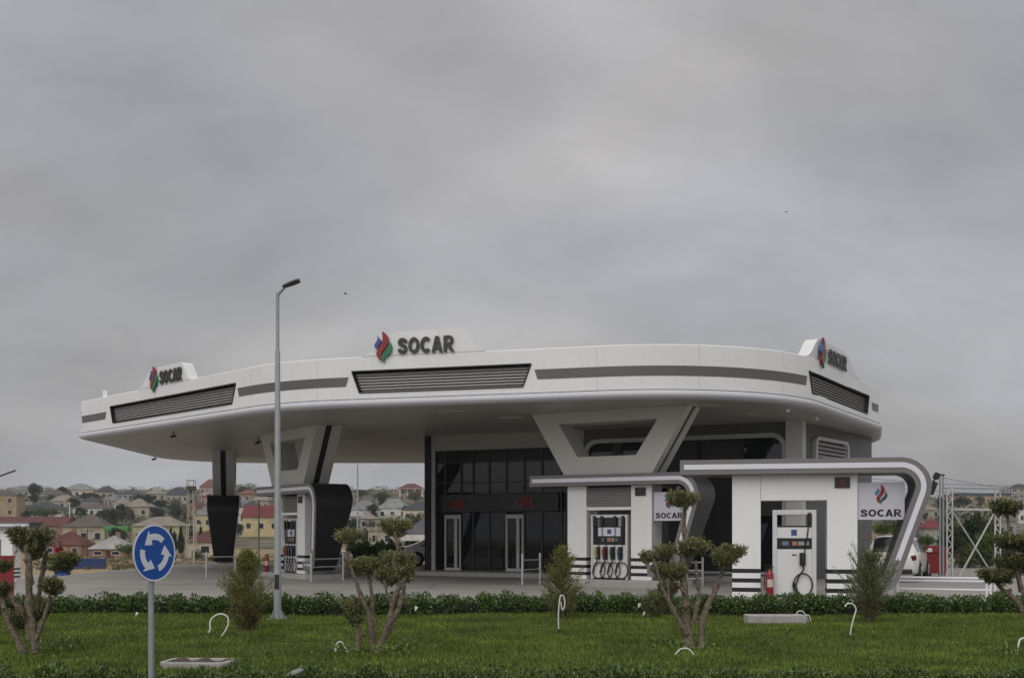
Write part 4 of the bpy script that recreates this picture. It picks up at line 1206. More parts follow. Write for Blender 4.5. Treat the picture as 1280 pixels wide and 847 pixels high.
me = bpy.data.meshes.new('rock'); bm.to_mesh(me); bm.free(); me.shade_smooth(); me.materials.append(mat('pale_stone', (.19, .20, .195), .6, var=.2, vscale=12)); place(bpy.data.objects.new('rock', me), t)

# ------------------------------------------------------------------ hedges
def hedge(name, label, x0, x1, y0, depth, h, n, lsize, lw, lm, group=None, zfun=lambda x: 0., kind=None):
    t = thing(name, label, 'hedge', ((x0 + x1) / 2, y0 + depth / 2, zfun((x0 + x1) / 2)), 0, group); o = np.array(t.location)
    nb = int((x1 - x0) / .28); P, DD = [], []
    per = max(1, n // nb)
    for i in range(nb):
        x = x0 + (x1 - x0) * (i + .5) / nb + RNG.normal() * .05
        hh = h * RNG.uniform(.84, 1.10)
        p, q = blob_leaves(int(per * RNG.uniform(.6, 1.3)), (x, y0 + depth / 2 + RNG.normal() * .06, hh * .5 + zfun(x)), (.21, depth * .48, hh * .56), .75, 9, .6)
        P.append(p); DD.append(q)
    leaf_mesh('foliage', np.concatenate(P) - o, np.concatenate(DD), lsize, lw, lm, t)
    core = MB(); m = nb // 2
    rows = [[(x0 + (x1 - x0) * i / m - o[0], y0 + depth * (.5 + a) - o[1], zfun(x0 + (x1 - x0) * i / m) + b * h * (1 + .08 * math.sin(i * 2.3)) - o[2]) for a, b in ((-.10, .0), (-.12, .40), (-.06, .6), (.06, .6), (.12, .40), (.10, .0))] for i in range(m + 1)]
    core.grid(rows).build('branch_core', mat('hedge_inner_shade', (.012, .017, .008), .9), t)  # closed dark shell filling the hedge, its inner shade put into the colour
    return t
hedge('hedge', 'long low dark green hedge between lawn and pavement', -14, 15.5, 23.1, .62, .42, 78000, .07, .036, hedge_leaf, 'low hedges round the lawn')
hedge('hedge', 'low clipped hedge along the very front edge of the lawn', -6.5, 6.5, 11.35, .5, .335, 44000, .045, .026, hedge_leaf, 'low hedges round the lawn')
hedge('clipped_hedge', 'tall clipped green hedge behind the topiary and white sedan', WX(432, 66.5), WX(514, 66.5), 66.5, 1.3, 1.25, 16000, .14, .08, mat('clipped_leaf', (.045, .085, .022), .5, spec=.3, island=.6), None, lambda x: -.25)
# scraps and pale stones at the foot of the hedge
for px, py, d, lb in ((520, 762, 22.9, 'white scrap of paper caught in the hedge by topiary'), (795, 758, 22.9, 'white scrap caught in the hedge left of the olive topiary'), (801, 768, 22.7, 'white scrap at hedge foot left of the olive topiary'), (176, 769, 22.8, 'pale scrap at hedge foot left of road sign post')):
    z = max(.02, WZ(py, d)); o = MB().add([(0, 0, 0), (.05, .02, .01), (.07, 0, .09), (.01, .03, .10), (.03, -.02, .04)], [(0, 1, 4), (1, 2, 4), (2, 3, 4), (3, 0, 4)]).build('paper_scrap', pvc)
    o.location = (WX(px, d), d - .35, z); tag(o, lb, 'litter')

# ------------------------------------------------------------------ topiary trees and conifers
def topiary(label, bx, by, trunks, pads, nleaf=90, lm=olive_leaf, lm2=olive_bright, name='topiary_tree', dens=1.0, ll=.062):
    S = (by - H0) / (EYE - .03); d = F / S
    t = thing(name, label, 'tree', (WX(bx, d), d, .03), 0, 'cloud pruned topiary trees on the lawn')
    L = lambda px, py: ((px - bx) / S, (by - py) / S)
    for k_, (pts, r0, r1) in enumerate(trunks):
        P = []; off = random.uniform(-.18, .18)
        m = len(pts)
        for i, (px, py) in enumerate(pts):
            a, b = L(px, py); P.append(Vector((a, off * b + .02 * random.uniform(-1, 1) * (i > 0), b)))
        Q, R = [], []
        for i in range(m - 1):
            p0 = P[max(i - 1, 0)]; p1 = P[i]; p2 = P[i + 1]; p3 = P[min(i + 2, m - 1)]
            for j in range(5):
                q = j / 5; f = (i + q) / (m - 1)
                c = .5 * (2 * p1 + (p2 - p0) * q + (2 * p0 - 5 * p1 + 4 * p2 - p3) * q * q + (3 * p1 - p0 - 3 * p2 + p3) * q ** 3)
                Q.append(c + Vector((random.uniform(-1, 1), random.uniform(-1, 1), 0)) * .006)
                R.append((r0 + (r1 - r0) * f) * random.uniform(.76, 1.22) * (1.25 if i == 0 and j == 0 and pts[0][1] > by - 12 else 1))
        Q.append(P[-1]); R.append(r1)
        tk = MB().tube(Q, R, 9)
        for j in range(4):      # pruned stubs
            i_ = random.randrange(3, len(Q) - 1); an = random.uniform(0, 2 * PI); dv = Vector((math.cos(an), math.sin(an), random.uniform(.3, 1.2))).normalized()
            tk.tube([Q[i_], Q[i_] + dv * (R[i_] * 1.6), Q[i_] + dv * (R[i_] * 1.6 + random.uniform(.01, .05))], [R[i_] * .7, R[i_] * .5, R[i_] * .3], 7)
        tk.build('trunk', bark, t, smooth=60)
    for (px, py, rx, rz_) in pads:
        a, b = L(px, py); rx /= S; rz_ /= S
        c = (a, random.uniform(-.06, .1), b)
        # sprays of leaves on a brush that widens upward to a ragged top
        ns = int(dens * 150 * (rx / .20) ** 1.3) + 24
        for part, frac, mm_, mk in (('crown', .8, lm, 20), ('sprays', .2, lm2, 15)):
            PP, QQ = [], []
            lob = [random.uniform(-.2, .2) for _ in range(5)]
            for j in range(int(ns * frac)):
                tt = random.random() ** .62 if part == 'crown' else random.uniform(.62, 1.05)
                an = random.uniform(0, 2 * PI); edge = 1 + sum(l_ * math.sin((k3 + 1) * an + 7 * l_) for k3, l_ in enumerate(lob)) * .5
                rr_ = random.random() ** .45
                ro = rx * (.28 + .72 * math.sin(min(1, tt * 1.15) * PI / 2)) * rr_ * edge
                zz_ = rz_ * (-1. + 1.72 * tt - .38 * rr_ * rr_ * tt)
                dv = np.array([math.cos(an) * rr_ * 1.0, math.sin(an) * rr_ * 1.0, .35 + .75 * tt]) + RNG.normal(size=3) * .42
                dv /= np.linalg.norm(dv); ls = random.uniform(.05, .13) * (1.15 if part != 'crown' else 1)
                q = RNG.random(mk)
                b0 = np.array([c[0] + ro * math.cos(an), c[1] + ro * math.sin(an), c[2] + zz_]) - dv * ls * .45
                PP.append(b0 + q[:, None] * dv * ls + RNG.normal(size=(mk, 3)) * .011); QQ.append(dv * .8 + RNG.normal(size=(mk, 3)) * .55)
            leaf_mesh(part, np.concatenate(PP), np.concatenate(QQ), ll * .78, .015, mm_, t)
        # twigs that carry the pad
        tw = MB()
        for j in range(5):
            an = random.uniform(0, 2 * PI); rr__ = rx * random.uniform(.3, .75)
            tw.tube([(a, c[1], b - rz_ * .8), (a + rr__ * math.cos(an) * .5, c[1] + rr__ * math.sin(an) * .5, b - rz_ * .35), (a + rr__ * math.cos(an), c[1] + rr__ * math.sin(an), b + rz_ * .1)], [.016, .012, .006], 6)
        tw.build('twigs', bark_dark, t, smooth=60)
    return t
topiary('many stemmed topiary tree at left edge beside red board', 40, 819,
        [([(45.5, 819), (41.5, 786), (37.5, 749), (39.6, 708), (36, 680)], .072, .035), ([(29.5, 816), (13.4, 781), (5, 759), (2, 744)], .055, .035),
         ([(38, 800), (32, 773), (16, 749), (0, 730)], .05, .035), ([(46, 800), (48, 794), (61.6, 757), (66, 738)], .045, .022), ([(40, 790), (43, 749), (47, 708), (50, 688)], .045, .026), ([(47, 706), (62, 712), (74, 706)], .022, .015)],
        [(30, 676, 17, 13), (46, 672, 15, 14), (22, 668, 12, 9), (44, 688, 11, 10), (75, 704, 17, 12), (84, 699, 9, 8), (64, 732, 12, 9), (69, 737, 7, 7), (4, 736, 9, 9), (27, 772, 16, 17), (2, 708, 8, 7), (50, 763, 10, 10)], lm=tree_leaf2, ll=.055)
topiary('forked topiary tree with five leafy balls before the shop', 471, 814,
        [([(472.4, 814), (488, 776), (493, 749), (507, 722)], .062, .035), ([(480, 800), (497, 765), (504, 745), (506, 728)], .045, .03), ([(467, 812), (463, 770), (455, 749), (447, 725), (436, 688)], .05, .02),
         ([(464, 772), (465, 745), (460, 720)], .035, .022), ([(447, 812), (448, 790), (446, 765)], .04, .025), ([(500, 722), (494, 700), (499, 684), (496, 665)], .03, .018), ([(490, 755), (484, 735), (482, 725)], .02, .012)],
        [(495, 658, 17, 12), (433.5, 671, 15, 9), (445, 709, 12, 10), (459, 706, 13, 11), (494, 700, 20, 13), (490, 717, 21, 14), (505, 714, 12, 16), (440, 760, 12, 14), (443, 776, 7, 6)])
topiary('spreading topiary tree with seven leafy pads before hooked island leg', 862, 810,
        [([(862, 810), (859, 776), (856, 736), (855, 703), (857, 671), (857, 636)], .075, .03), ([(858, 792), (837, 755), (825, 730), (815, 698)], .045, .02), ([(876.4, 810), (880, 770), (896, 737), (908, 708)], .055, .03),
         ([(866, 780), (872, 752), (873, 735), (869, 700)], .04, .024), ([(836, 756), (834, 735), (834, 722)], .025, .016), ([(856, 742), (846, 728), (838, 720)], .022, .014)],
        [(848, 622, 13, 10), (859, 625, 11, 10), (868, 683, 17, 11), (860, 688, 9, 9), (904, 697, 15, 13), (915, 690, 12, 10), (833, 689, 11, 9), (811, 697, 9, 8), (834, 713, 19, 10), (846, 716, 10, 9), (835, 737, 10, 10), (858, 764, 9, 14), (824, 750, 11, 9)])
topiary('topiary tree leaning in at the right edge over pipe fence', 1296, 799,
        [([(1298, 800), (1277, 755), (1258, 737), (1246, 724)], .06, .025), ([(1292, 785), (1282, 745), (1270, 705), (1264, 680), (1262, 640)], .05, .02), ([(1280, 740), (1272, 700)], .03, .02)],
        [(1252, 634, 12, 11), (1265, 635, 11, 10), (1263, 676, 16, 11), (1278, 680, 14, 12), (1262, 703, 16, 11), (1281, 703, 16, 15), (1238, 719, 14, 9), (1254, 721, 12, 9)], lm=tree_leaf2)

def conifer(label, px, by, h, w, n, lm, lm2, wispy=False, top_px=0):
    S = (by - H0) / (EYE - .03); d = F / S; h /= S; w /= S
    t = thing('conifer_shrub', label, 'shrub', (WX(px, d), d, .03), 0, 'young conifers on the lawn')
    MB().tube([(0, 0, 0), (.01, .01, h * .4), (top_px / S * .7, 0, h * .9)], [.035, .025, .006], 8).build('trunk', bark, t, smooth=60)
    P, DD, B = [], [], MB()
    ns = 150 if not wispy else 110
    for i in range(ns):
        f = random.random() ** 1.15; z0 = h * (.02 + .86 * f)
        prof = (min(1, (f + .12) / .30) ** .7) * (1 - f ** 1.5) ** .9 + .07
        a = random.uniform(0, 2 * PI); ln = w * prof * random.uniform(.55, 1.3) * (1.1 if not wispy else random.uniform(.5, 1.5))
        o = Vector((top_px / S * f * .7, 0, z0)); e = o + Vector((math.cos(a) * ln, math.sin(a) * ln, ln * (.55 + .9 * f) + .03))
        if wispy: e.z += ln * .4
        m = max(24, int(n * .72 / ns * (.4 + prof)))
        q = RNG.random(m) ** .75
        c = np.array(o)[None] * (1 - q[:, None]) + np.array(e)[None] * q[:, None]
        sp_ = .018 + .055 * (1 - q) * (0.7 if wispy else 1)
        P.append(c + RNG.normal(size=(m, 3)) * sp_[:, None]); dv = np.array(e - o); dv /= np.linalg.norm(dv)
        DD.append(dv[None] * .9 + RNG.normal(size=(m, 3)) * .5 + np.array([0, 0, .35]))
        B.tube([o, e], [.008, .003], 5)
    P = np.concatenate(P); DD = np.concatenate(DD)
    low = (P[:, 2] < h * .30) & (RNG.random(len(P)) < .55)
    leaf_mesh('foliage', P[~low], DD[~low], .055, .011, lm, t)
    leaf_mesh('lower_foliage', P[low], DD[low], .05, .011, lm2, t)
    B.build('branch_core', bark_dark, t)
conifer('bushy young conifer beside the street lamp base', 308, 789, 106, 28, 19000, thuja_leaf, thuja_brown, top_px=2)
conifer('dense cone shaped conifer before white fuel island pier', 704, 774, 96, 23, 15000, thuja_leaf, thuja_dark, top_px=0)
conifer('wispy grey green conifer before the white pier and car', 1086, 778, 92, 29, 17000, thuja_dark, thuja_brown, True, 4)
conifer('small dark dense shrub in the hedge line behind olive topiary', 818, 772, 30, 17, 3000, thuja_dark, thuja_dark)

# weeds at the tree feet
wp, wd = [], []
for px, py in ((55, 812), (70, 806), (78, 804), (84, 802), (90, 800), (418, 808), (460, 812), (490, 811), (505, 805), (830, 802), (838, 800), (846, 806), (1262, 806), (1256, 812), (885, 806)):
    d = (EYE - .06) * F / (py + 6 - H0); m = 60
    wp.append(np.array([WX(px, d), d, .05]) + np.abs(RNG.normal(size=(m, 3))) * [.14, .08, .07] * RNG.choice([-1, 1], size=(m, 3)) * [1, 1, 0] + np.array([0, 0, 1]) * RNG.random((m, 1)) * .12)
    wd.append(RNG.normal(size=(m, 3)) * .6 + [0, 0, .6])
tag(leaf_mesh('undergrowth', np.concatenate(wp), np.concatenate(wd), .07, .03, weed_leaf), 'fresh yellow green weeds round the tree feet', 'weeds', kind='stuff')

# ------------------------------------------------------------------ houses on the hillside
def hm(name, c, rough=.85, var=.22, vs=.45): return mat(name, c, rough, var=var, vscale=vs, spec=.2, dirt=.45)
W_ = dict(beige=hm('wall_beige', (.36, .31, .235)), tan=hm('wall_tan', (.33, .245, .16)), cream=hm('wall_cream', (.52, .46, .35)), white=hm('wall_white', (.56, .55, .51)),
          lime=hm('wall_lime', (.36, .355, .205)), yellow=hm('wall_yellow', (.43, .365, .205)), paleyellow=hm('wall_pale_yellow', (.43, .38, .255)), brick=hm('wall_brick', (.27, .16, .115)),
          pink=hm('wall_pink', (.34, .225, .18)), grey=hm('wall_grey', (.28, .27, .25)), stone=hm('wall_stone', (.31, .275, .22)))
R_ = dict(grey=hm('roof_grey', (.17, .175, .175)), dark=hm('roof_dark', (.052, .055, .062)), green=hm('roof_grey_green', (.20, .215, .20)), brown=hm('roof_brown', (.10, .088, .078)),
          maroon=hm('roof_maroon', (.105, .042, .038)), red=hm('roof_red', (.14, .030, .034)), tan=hm('roof_tan', (.22, .20, .17)), teal=hm('roof_teal', (.045, .075, .070)),
          violet=hm('roof_violet', (.085, .082, .098)), light=hm('roof_light', (.30, .30, .285)), rust=hm('roof_rust', (.15, .070, .055)), blue=hm('roof_blue', (.055, .068, .088)))
def solve_d(px, pyb, lo=62, hi=640):
    for d in np.arange(lo, hi, 1.5):
        if H0 + (EYE - terr(WX(px, d), d)) * F / d <= pyb: return float(d)
    return hi
HOUSES = []
def house(label, x0, x1, yr, ye, yb, wall, roof, yaw=0, shape='hip', nwin=3, extra=None, cat='house', depth=None, d=None):
    pxc = (x0 + x1) / 2; d = d or solve_d(pxc, yb); k_ = d / F
    c = math.cos(math.radians(yaw)); w = (x1 - x0) * k_
    ov = .35; wd = max(4., w - 2 * ov); dp = depth or min(14., max(6., wd * .75))
    if abs(yaw) > 5: wd = max(4, (w - 2 * ov - dp * abs(math.sin(math.radians(yaw)))) / c)
    if wd < 5: wd = 5
    x = WX(pxc, d); zg = WZ(yb, d); hw = (yb - ye) * k_; hr = (ye - yr) * k_
    if d > 600: pass
    t = thing('house', label, cat, (x, d + dp / 2, zg), math.radians(yaw), 'houses of the hillside town')
    MB().box(-wd / 2, wd / 2, -dp / 2, dp / 2, -4., hw).build('wall', W_[wall], t)
    a, b = wd / 2 + ov, dp / 2 + ov
    if shape == 'flat':
        MB().box(-a, a, -b, b, hw + .005, hw + max(.3, hr)).build('roof', R_[roof], t)
    else:
        rg = max(0.05, a - b * .95) if shape == 'hip' else a
        if a < b: rg = .1
        v = [(-a, -b, hw + .01), (a, -b, hw + .01), (a, b, hw + .01), (-a, b, hw + .01), (-rg, 0, hw + hr), (rg, 0, hw + hr)]
        m_ = MB().add(v, [(3, 2, 1, 0), (0, 1, 5, 4), (2, 3, 4, 5), (1, 2, 5), (3, 0, 4)])
        rf = m_.build('roof', R_[roof], t)
        if hr > 1.2 and d < 330:
            MB().box(rg * .3, rg * .3 + .6, .3, .8, hw + hr * .5, hw + hr + .5).build('chimney', W_['brick'], rf)
    rows_ = 2 if hw > 5.2 else 1
    for r_ in range(rows_):
        for i in range(nwin):
            xc = -wd / 2 + wd * (i + .5) / nwin; ww = min(1.3, wd / nwin * .5); zc = hw * ((r_ + .55) / rows_); wh = min(1.5, hw / rows_ * .5)
            WN = MB().box(xc - ww / 2, xc + ww / 2, -dp / 2 - .06, -dp / 2 - .001, zc - wh / 2, zc + wh / 2).build('window', window_frame, t)
            MB().box(xc - ww / 2 + .1, xc + ww / 2 - .1, -dp / 2 - .075, -dp / 2 - .062, zc - wh / 2 + .1, zc + wh / 2 - .1).build('pane', window_dark, WN)
    if extra: extra(t, wd, dp, hw, hr)
    HOUSES.append((label, x, d)); return t
def door_(t, wd, dp, hw, hr): MB().box(-.1, .9, -dp / 2 - .05, -dp / 2 - .002, -.2, min(2.1, hw * .8)).build('door', hm('door_red_brown', (.09, .03, .025)), t)
def columns_(t, wd, dp, hw, hr):
    for i in range(4):
        x = -wd / 2 + .4 + (wd - .8) * i / 3
        MB().lathe([(.35, 0), (.3, hw)], (x, -dp / 2 - 1., 0), 10).build('column', W_['white'], t)
    MB().box(-wd / 2, wd / 2, -dp / 2 - 1.5, -dp / 2 - .01, hw - .5, hw - .003).build('balcony', W_['pink'], t)
def carport_(t, wd, dp, hw, hr):
    MB().box(-wd / 2 - .3, wd / 2, -dp / 2 - 2.5, -dp / 2 - .38, hw - .9, hw).build('fascia', W_['white'], t)
    MB().box(-wd / 2 + .2, wd / 2 - .2, -dp / 2 - .3, -dp / 2 - .005, 0, hw - 1).build('carport_shade', hm('carport_shade_dark', (.02, .02, .02)), t)  # solid dark block, the shade under the carport put into its colour
def wing_(t, wd, dp, hw, hr):
    MB().box(-wd / 2 - .3, wd / 2 + .5, -dp / 2 - 3., -dp / 2 - .01, -3, hw * .02 + .1).build('lower_wing', W_['yellow'], t)
# skyline
house('grey roofed beige house left of the big dark hillside tree', 12, 38, 606, 612.5, 622, 'grey', 'grey', 0)
house('low brown roofed house peeking above the flat tan block', -8, 13, 611, 616, 624, 'stone', 'brown', 0)
house('broad grey green hip roofed house on the leftmost skyline', 72, 117, 603.5, 612, 622, 'cream', 'green', 6, nwin=5)
house('small pointed dark roofed house on skyline right of broad grey green roof', 117, 143, 607, 614.5, 624, 'beige', 'dark', 0)
house('blue grey roofed house on skyline above the beige gabled house', 146, 167, 612, 617, 625, 'grey', 'blue', 0)
house('tan roofed house on the skyline above the blue road sign', 180, 207, 611, 617, 626, 'stone', 'tan', 4)
house('wide black hip roofed house on the skyline left of the lattice mast', 206, 236, 608, 618, 629, 'stone', 'dark', 0, nwin=4)
house('salmon house with rust red hip roof high on the skyline', 246, 276, 598, 608, 620, 'pink', 'rust', 8, nwin=4)
house('pale blue roofed house just below the rust red skyline roof', 254, 285, 609, 615, 624, 'white', 'grey', -4)
house('small dark house on skyline between tan and blue grey roofs', 165, 183, 614, 619, 627, 'grey', 'teal', 0)
# second row
house('dim brown roofed house below the broad grey green skyline roof', 52, 80, 611.5, 618, 629, 'stone', 'brown', -5)
house('beige house with tan roof above the fresh green bushes', 60, 93, 618, 626, 637, 'beige', 'tan', 5)
house('grey stepped roof house beside small pointed dark roof', 128, 152, 617, 625, 634, 'stone', 'grey', -12)
house('light tan roofed house left of the beige gabled house', 138, 164, 621, 629, 640, 'white', 'tan', 10)
house('beige house with tan hip roof and two front windows above road sign', 153, 187, 622.5, 633, 648, 'beige', 'tan', 8, nwin=2)
house('long white walled house with dark grey roof mid slope', 90, 132, 627, 635, 646, 'white', 'brown', -4, nwin=4)
house('wide house with dark roof behind the leftmost topiary crown', 22, 76, 627, 636, 646, 'white', 'dark', 3, nwin=4)
house('low teal green roofed house right of beige gabled house', 185, 216, 633, 643, 650, 'grey', 'teal', 0)
house('tan flat roofed block at the far left edge', -14, 22, 616.5, 618.5, 648, 'tan', 'grey', 0, 'flat', 2, cat='building')
house('brick red house behind the lattice mast', 228, 258, 626, 634, 646, 'brick', 'maroon', 0)
house('pink walled block with maroon roof near the black island top', 251, 268, 616, 621, 634, 'pink', 'maroon', 0)
house('yellow house with slate grey roof left of the black tapering island', 243, 268, 630, 643, 664, 'yellow', 'grey', -6, nwin=2)
house('rows of red roofed house behind left V column foot', 296, 322, 611, 617, 629, 'brick', 'rust', 0)
house('pale grey roofed house between end on island and lamp post', 290, 312, 620, 629, 640, 'white', 'grey', 5)
house('light walled house with dull roof left of the lamp post', 312, 338, 617, 625, 640, 'stone', 'tan', -5)
# third row
house('long maroon roofed building behind the distant island canopy', -10, 82, 645, 657, 672, 'brick', 'maroon', 0, 'gable', 3, depth=9, cat='building')
house('large plain beige house with dark grey roof in front row', 76, 133, 645.5, 658, 684, 'beige', 'brown', 0, nwin=3)
house('lime yellow house with long grey roof behind the road sign', 163, 228, 645, 657, 687, 'lime', 'tan', 0, nwin=4)
house('brick house with maroon hip roof behind leftmost topiary', 52, 104, 663.5, 681, 695, 'brick', 'maroon', 0, nwin=3)
house('small brick house with pale grey roof and white windows', 113, 154, 669, 686, 697, 'brick', 'light', 0, nwin=2, extra=door_)
house('pale yellow house with pointed maroon roof beside black tapering island', 242, 271, 661, 677, 698, 'paleyellow', 'maroon', 0, nwin=1)
house('two storey yellow house with bright red roof behind lamp post', 301, 352, 631, 646, 670, 'yellow', 'red', 0, 'gable', 3, extra=wing_)
# gap between the black hooked end and the shop
house('lone pink house with columns and maroon roof on the crest', 497, 529, 603.5, 609.5, 622, 'pink', 'maroon', 5, nwin=3, extra=columns_)
house('white walled house with long grey roof right of black hooked end', 432, 476, 624, 637, 650, 'white', 'grey', 6, nwin=3)
house('white house with pale hip roof below the pink crest house', 471, 513, 622.5, 635, 650, 'white', 'green', -5, nwin=3)
house('dark slate roofed cream house beside the shop corner', 502, 545, 626, 637, 654, 'cream', 'dark', 0, nwin=3)
house('large violet grey roofed house with white fascia behind the sedan', 503, 548, 648, 668, 694, 'grey', 'violet', 0, nwin=0, extra=carport_, depth=8)
house('low beige house behind the forked topiary', 464, 489, 658, 663, 684, 'beige', 'tan', 0, 'flat', 2)
house('low grey roofed house right beside the black hooked end', 428, 462, 637, 645, 660, 'stone', 'light', -8, nwin=2)
house('dull stone house tucked beside the big dark hillside tree', 26, 54, 614, 620, 630, 'stone', 'grey', -6, nwin=2)
house('grey house with slate roof below small pointed dark roof', 98, 124, 619.5, 626, 636, 'grey', 'dark', 9, nwin=2)
house('small cream house with brown roof above teal roof', 196, 218, 623, 629, 638, 'cream', 'brown', -8, nwin=2)
house('cream house with grey roof squeezed between tan hip roof and teal roof', 172, 196, 628, 635, 645, 'cream', 'grey', 7, nwin=2)
house('low house with rust roof left of black tapering island', 256, 284, 622, 628, 640, 'beige', 'rust', 6, nwin=2)
house('cream house with pale roof just right of the black tapering island', 286, 312, 634, 642, 655, 'cream', 'light', -5, nwin=2)
house('dark roofed stone house above left end of bright red roof', 300, 326, 625, 632, 645, 'stone', 'dark', 8, nwin=2)
house('stone house under the long grey roof beside black hooked end', 444, 474, 640, 648, 662, 'stone', 'tan', 7, nwin=2)
house('grey green roofed low house before white house with pale hip roof', 472, 504, 643, 651, 664, 'grey', 'green', -4, nwin=2)
house('pale stone house on slope left of the twin poles', 1150, 1176, 630, 637, 648, 'stone', 'tan', 5, nwin=2)
house('grey roofed house seen above the bushes in the steel frame', 1202, 1232, 630, 637, 650, 'grey', 'grey', -7, nwin=2)
# right of the station
house('long tan flat building on the right hand crest', 1196, 1264, 616, 619, 634, 'tan', 'blue', 0, 'flat', 6, cat='building')
house('grey block among the tight cluster on the rightmost crest', 1254, 1270, 607, 610, 624, 'grey', 'grey', 8, nwin=3)
house('taller grey block at the right edge of the crest', 1266, 1290, 604, 609, 624, 'stone', 'dark', -5, nwin=3)
house('red roofed grey house behind the red bin', 1155, 1186, 648, 660, 680, 'grey', 'red', 0, 'gable', 2)
house('dull red roofed house behind the white brand panel', 1124, 1158, 637, 649, 662, 'stone', 'maroon', 4, nwin=2)
house('long tan walled building beyond the parked white car', 1088, 1142, 648, 652, 676, 'tan', 'grey', 0, 'flat', 4, cat='building')
house('white house at right edge between the topiary crowns', 1272, 1300, 622, 628, 654, 'white', 'light', 0, 'flat', 3)
house('grey walled shed seen through the open steel frame', 1240, 1272, 646, 651, 672, 'grey', 'tan', 0, 'flat', 2, cat='shed')
t = thing('awning', 'long bright green rounded roof in front of dark trees', 'roof', (WX(147, 205), 205, terr(WX(147, 205), 205)))
w = 30 * 205 / F; zt = WZ(657, 205) - t.location.z
MB().prism([(1.2 * math.cos(a), zt - 1 + 1.0 * math.sin(a)) for a in frange(PI, 0, 9)], lambda a, b, q: (q, a, b), -w / 2, w / 2).build('roof', hm('awning_green', (.05, .16, .045)), t, smooth=40)
pp_ = MB()
for i in range(5): pp_.box(-w / 2 + w * i / 4 - .06, -w / 2 + w * i / 4 + .06, -.06, .06, -.5, zt - 1.0)
pp_.build('post', bark_dark, t)
# earth heap, covered mound, boundary wall
def mound(name, label, cat, px, py, d, rx, ry, h, m, n=26):
    x = WX(px, d); t_ = MB(); rows = []
    for i in range(n + 1):
        r = i / n
        rows.append([(rx * r * math.cos(a) , ry * r * math.sin(a), h * (1 - r * r) * (1 + .12 * math.sin(3 * a + 5 * r)) + random.uniform(-.05, .05) * h * (r < .98) - .1) for a in frange(0, 2 * PI * 31 / 32, 32)])
    o = t_.grid(rows, close_u=True).build(name, m, smooth=50); o.location = (x, d, WZ(py, d)); tag(o, label, cat); return o
mound('earth_heap', 'low brown heap of rubble on the sandy lot', 'heap', 231, 708, 100, 1.1, 1., .75, mat('rubble', (.15, .115, .08), .95, var=.5, vscale=5, bump=1, bscale=9))
mound('covered_mound', 'rounded grey mound behind the red bin', 'mound', 1165, 684, 75, 1.05, 1.2, 1.15, mat('tarpaulin_grey', (.20, .20, .165), .8, var=.3, vscale=2.5, bump=.4, bscale=6))
def bwall(x0, x1, yt, yb, d, label, m):
    t = thing('boundary_wall', label, 'wall', (WX(x0, d), d, WZ(yb, d))); w = (x1 - x0) * d / F; h = (yb - yt) * d / F
    MB().box(0, w, 0, .3, -.5, h).build('masonry', m, t, bevel=.02)
    MB().box(-.05, w + .05, -.05, .35, h + .002, h + .1).build('coping', concrete, t)
bwall(60, 165, 694, 703, 180, 'long low stone wall in front of the brick houses', W_['stone'])
bwall(165, 262, 685, 697, 178, 'low tan wall below the lime yellow house', W_['stone'])
bwall(1184, 1300, 668, 690, 95, 'grey wall behind the bushes and open steel frame', W_['grey'])

# ------------------------------------------------------------------ trees of the town
def tree_proto(idx, lm, n=1500, w=1.0, lobes=9):
    P, Q = [], []
    for i in range(lobes):
        a = random.uniform(0, 2 * PI); r = random.uniform(.1, .62); z = random.uniform(.32, .86)
        p, q = blob_leaves(n // lobes, (r * w * math.cos(a) * .55, r * w * math.sin(a) * .55, z), (random.uniform(.18, .30) * w, random.uniform(.18, .30) * w, random.uniform(.12, .2)), .7, 6, .2)
        P.append(p); Q.append(q)
    cr = leaf_mesh('crown', np.concatenate(P), np.concatenate(Q), .075, .05, lm)
    m = MB().tube([(0, 0, -.15), (.01, .01, .25), (-.01, 0, .6)], [.035, .028, .012], 7)
    for i in range(5):
        a = 2 * PI * i / 5; m.tube([(0, 0, .2 + .05 * i), (.14 * math.cos(a), .14 * math.sin(a), .4 + .05 * i), (.26 * w * math.cos(a), .26 * w * math.sin(a), .58 + .05 * i)], [.016, .011, .005], 5)
    tr = m.build('trunk', bark_dark, smooth=60)
    C.objects.unlink(cr); C.objects.unlink(tr)
    return cr, tr
PROT = [tree_proto(i, lm, n, w, lb) for i, (lm, n, w, lb) in enumerate(((tree_leaf, 1700, 1.0, 10), (tree_leaf, 1500, 1.25, 9), (tree_leaf2, 1600, 1.15, 10), (tree_leaf3, 1500, 1.4, 9), (tree_leaf2, 1300, .9, 7)))]
def cypress_proto():
    n = 1500; z = RNG.random(n); r = .13 * np.sin(np.minimum(1, z * 1.25 + .12) * PI / 1.12) ** .8 * (1 - z ** 3) + .01
    a = RNG.random(n) * 2 * PI; rr_ = r * RNG.random(n) ** .5
    P = np.stack([rr_ * np.cos(a), rr_ * np.sin(a), z * .95 + .02], 1); Dv = np.stack([np.cos(a) * .4, np.sin(a) * .4, np.ones(n)], 1) + RNG.normal(size=(n, 3)) * .25
    cr = leaf_mesh('crown', P, Dv, .07, .03, tree_leaf); tr = MB().tube([(0, 0, -.1), (0, 0, .3)], [.02, .015], 6).build('trunk', bark_dark)
    C.objects.unlink(cr); C.objects.unlink(tr); return cr, tr
CYP = cypress_proto()
TN = [0]
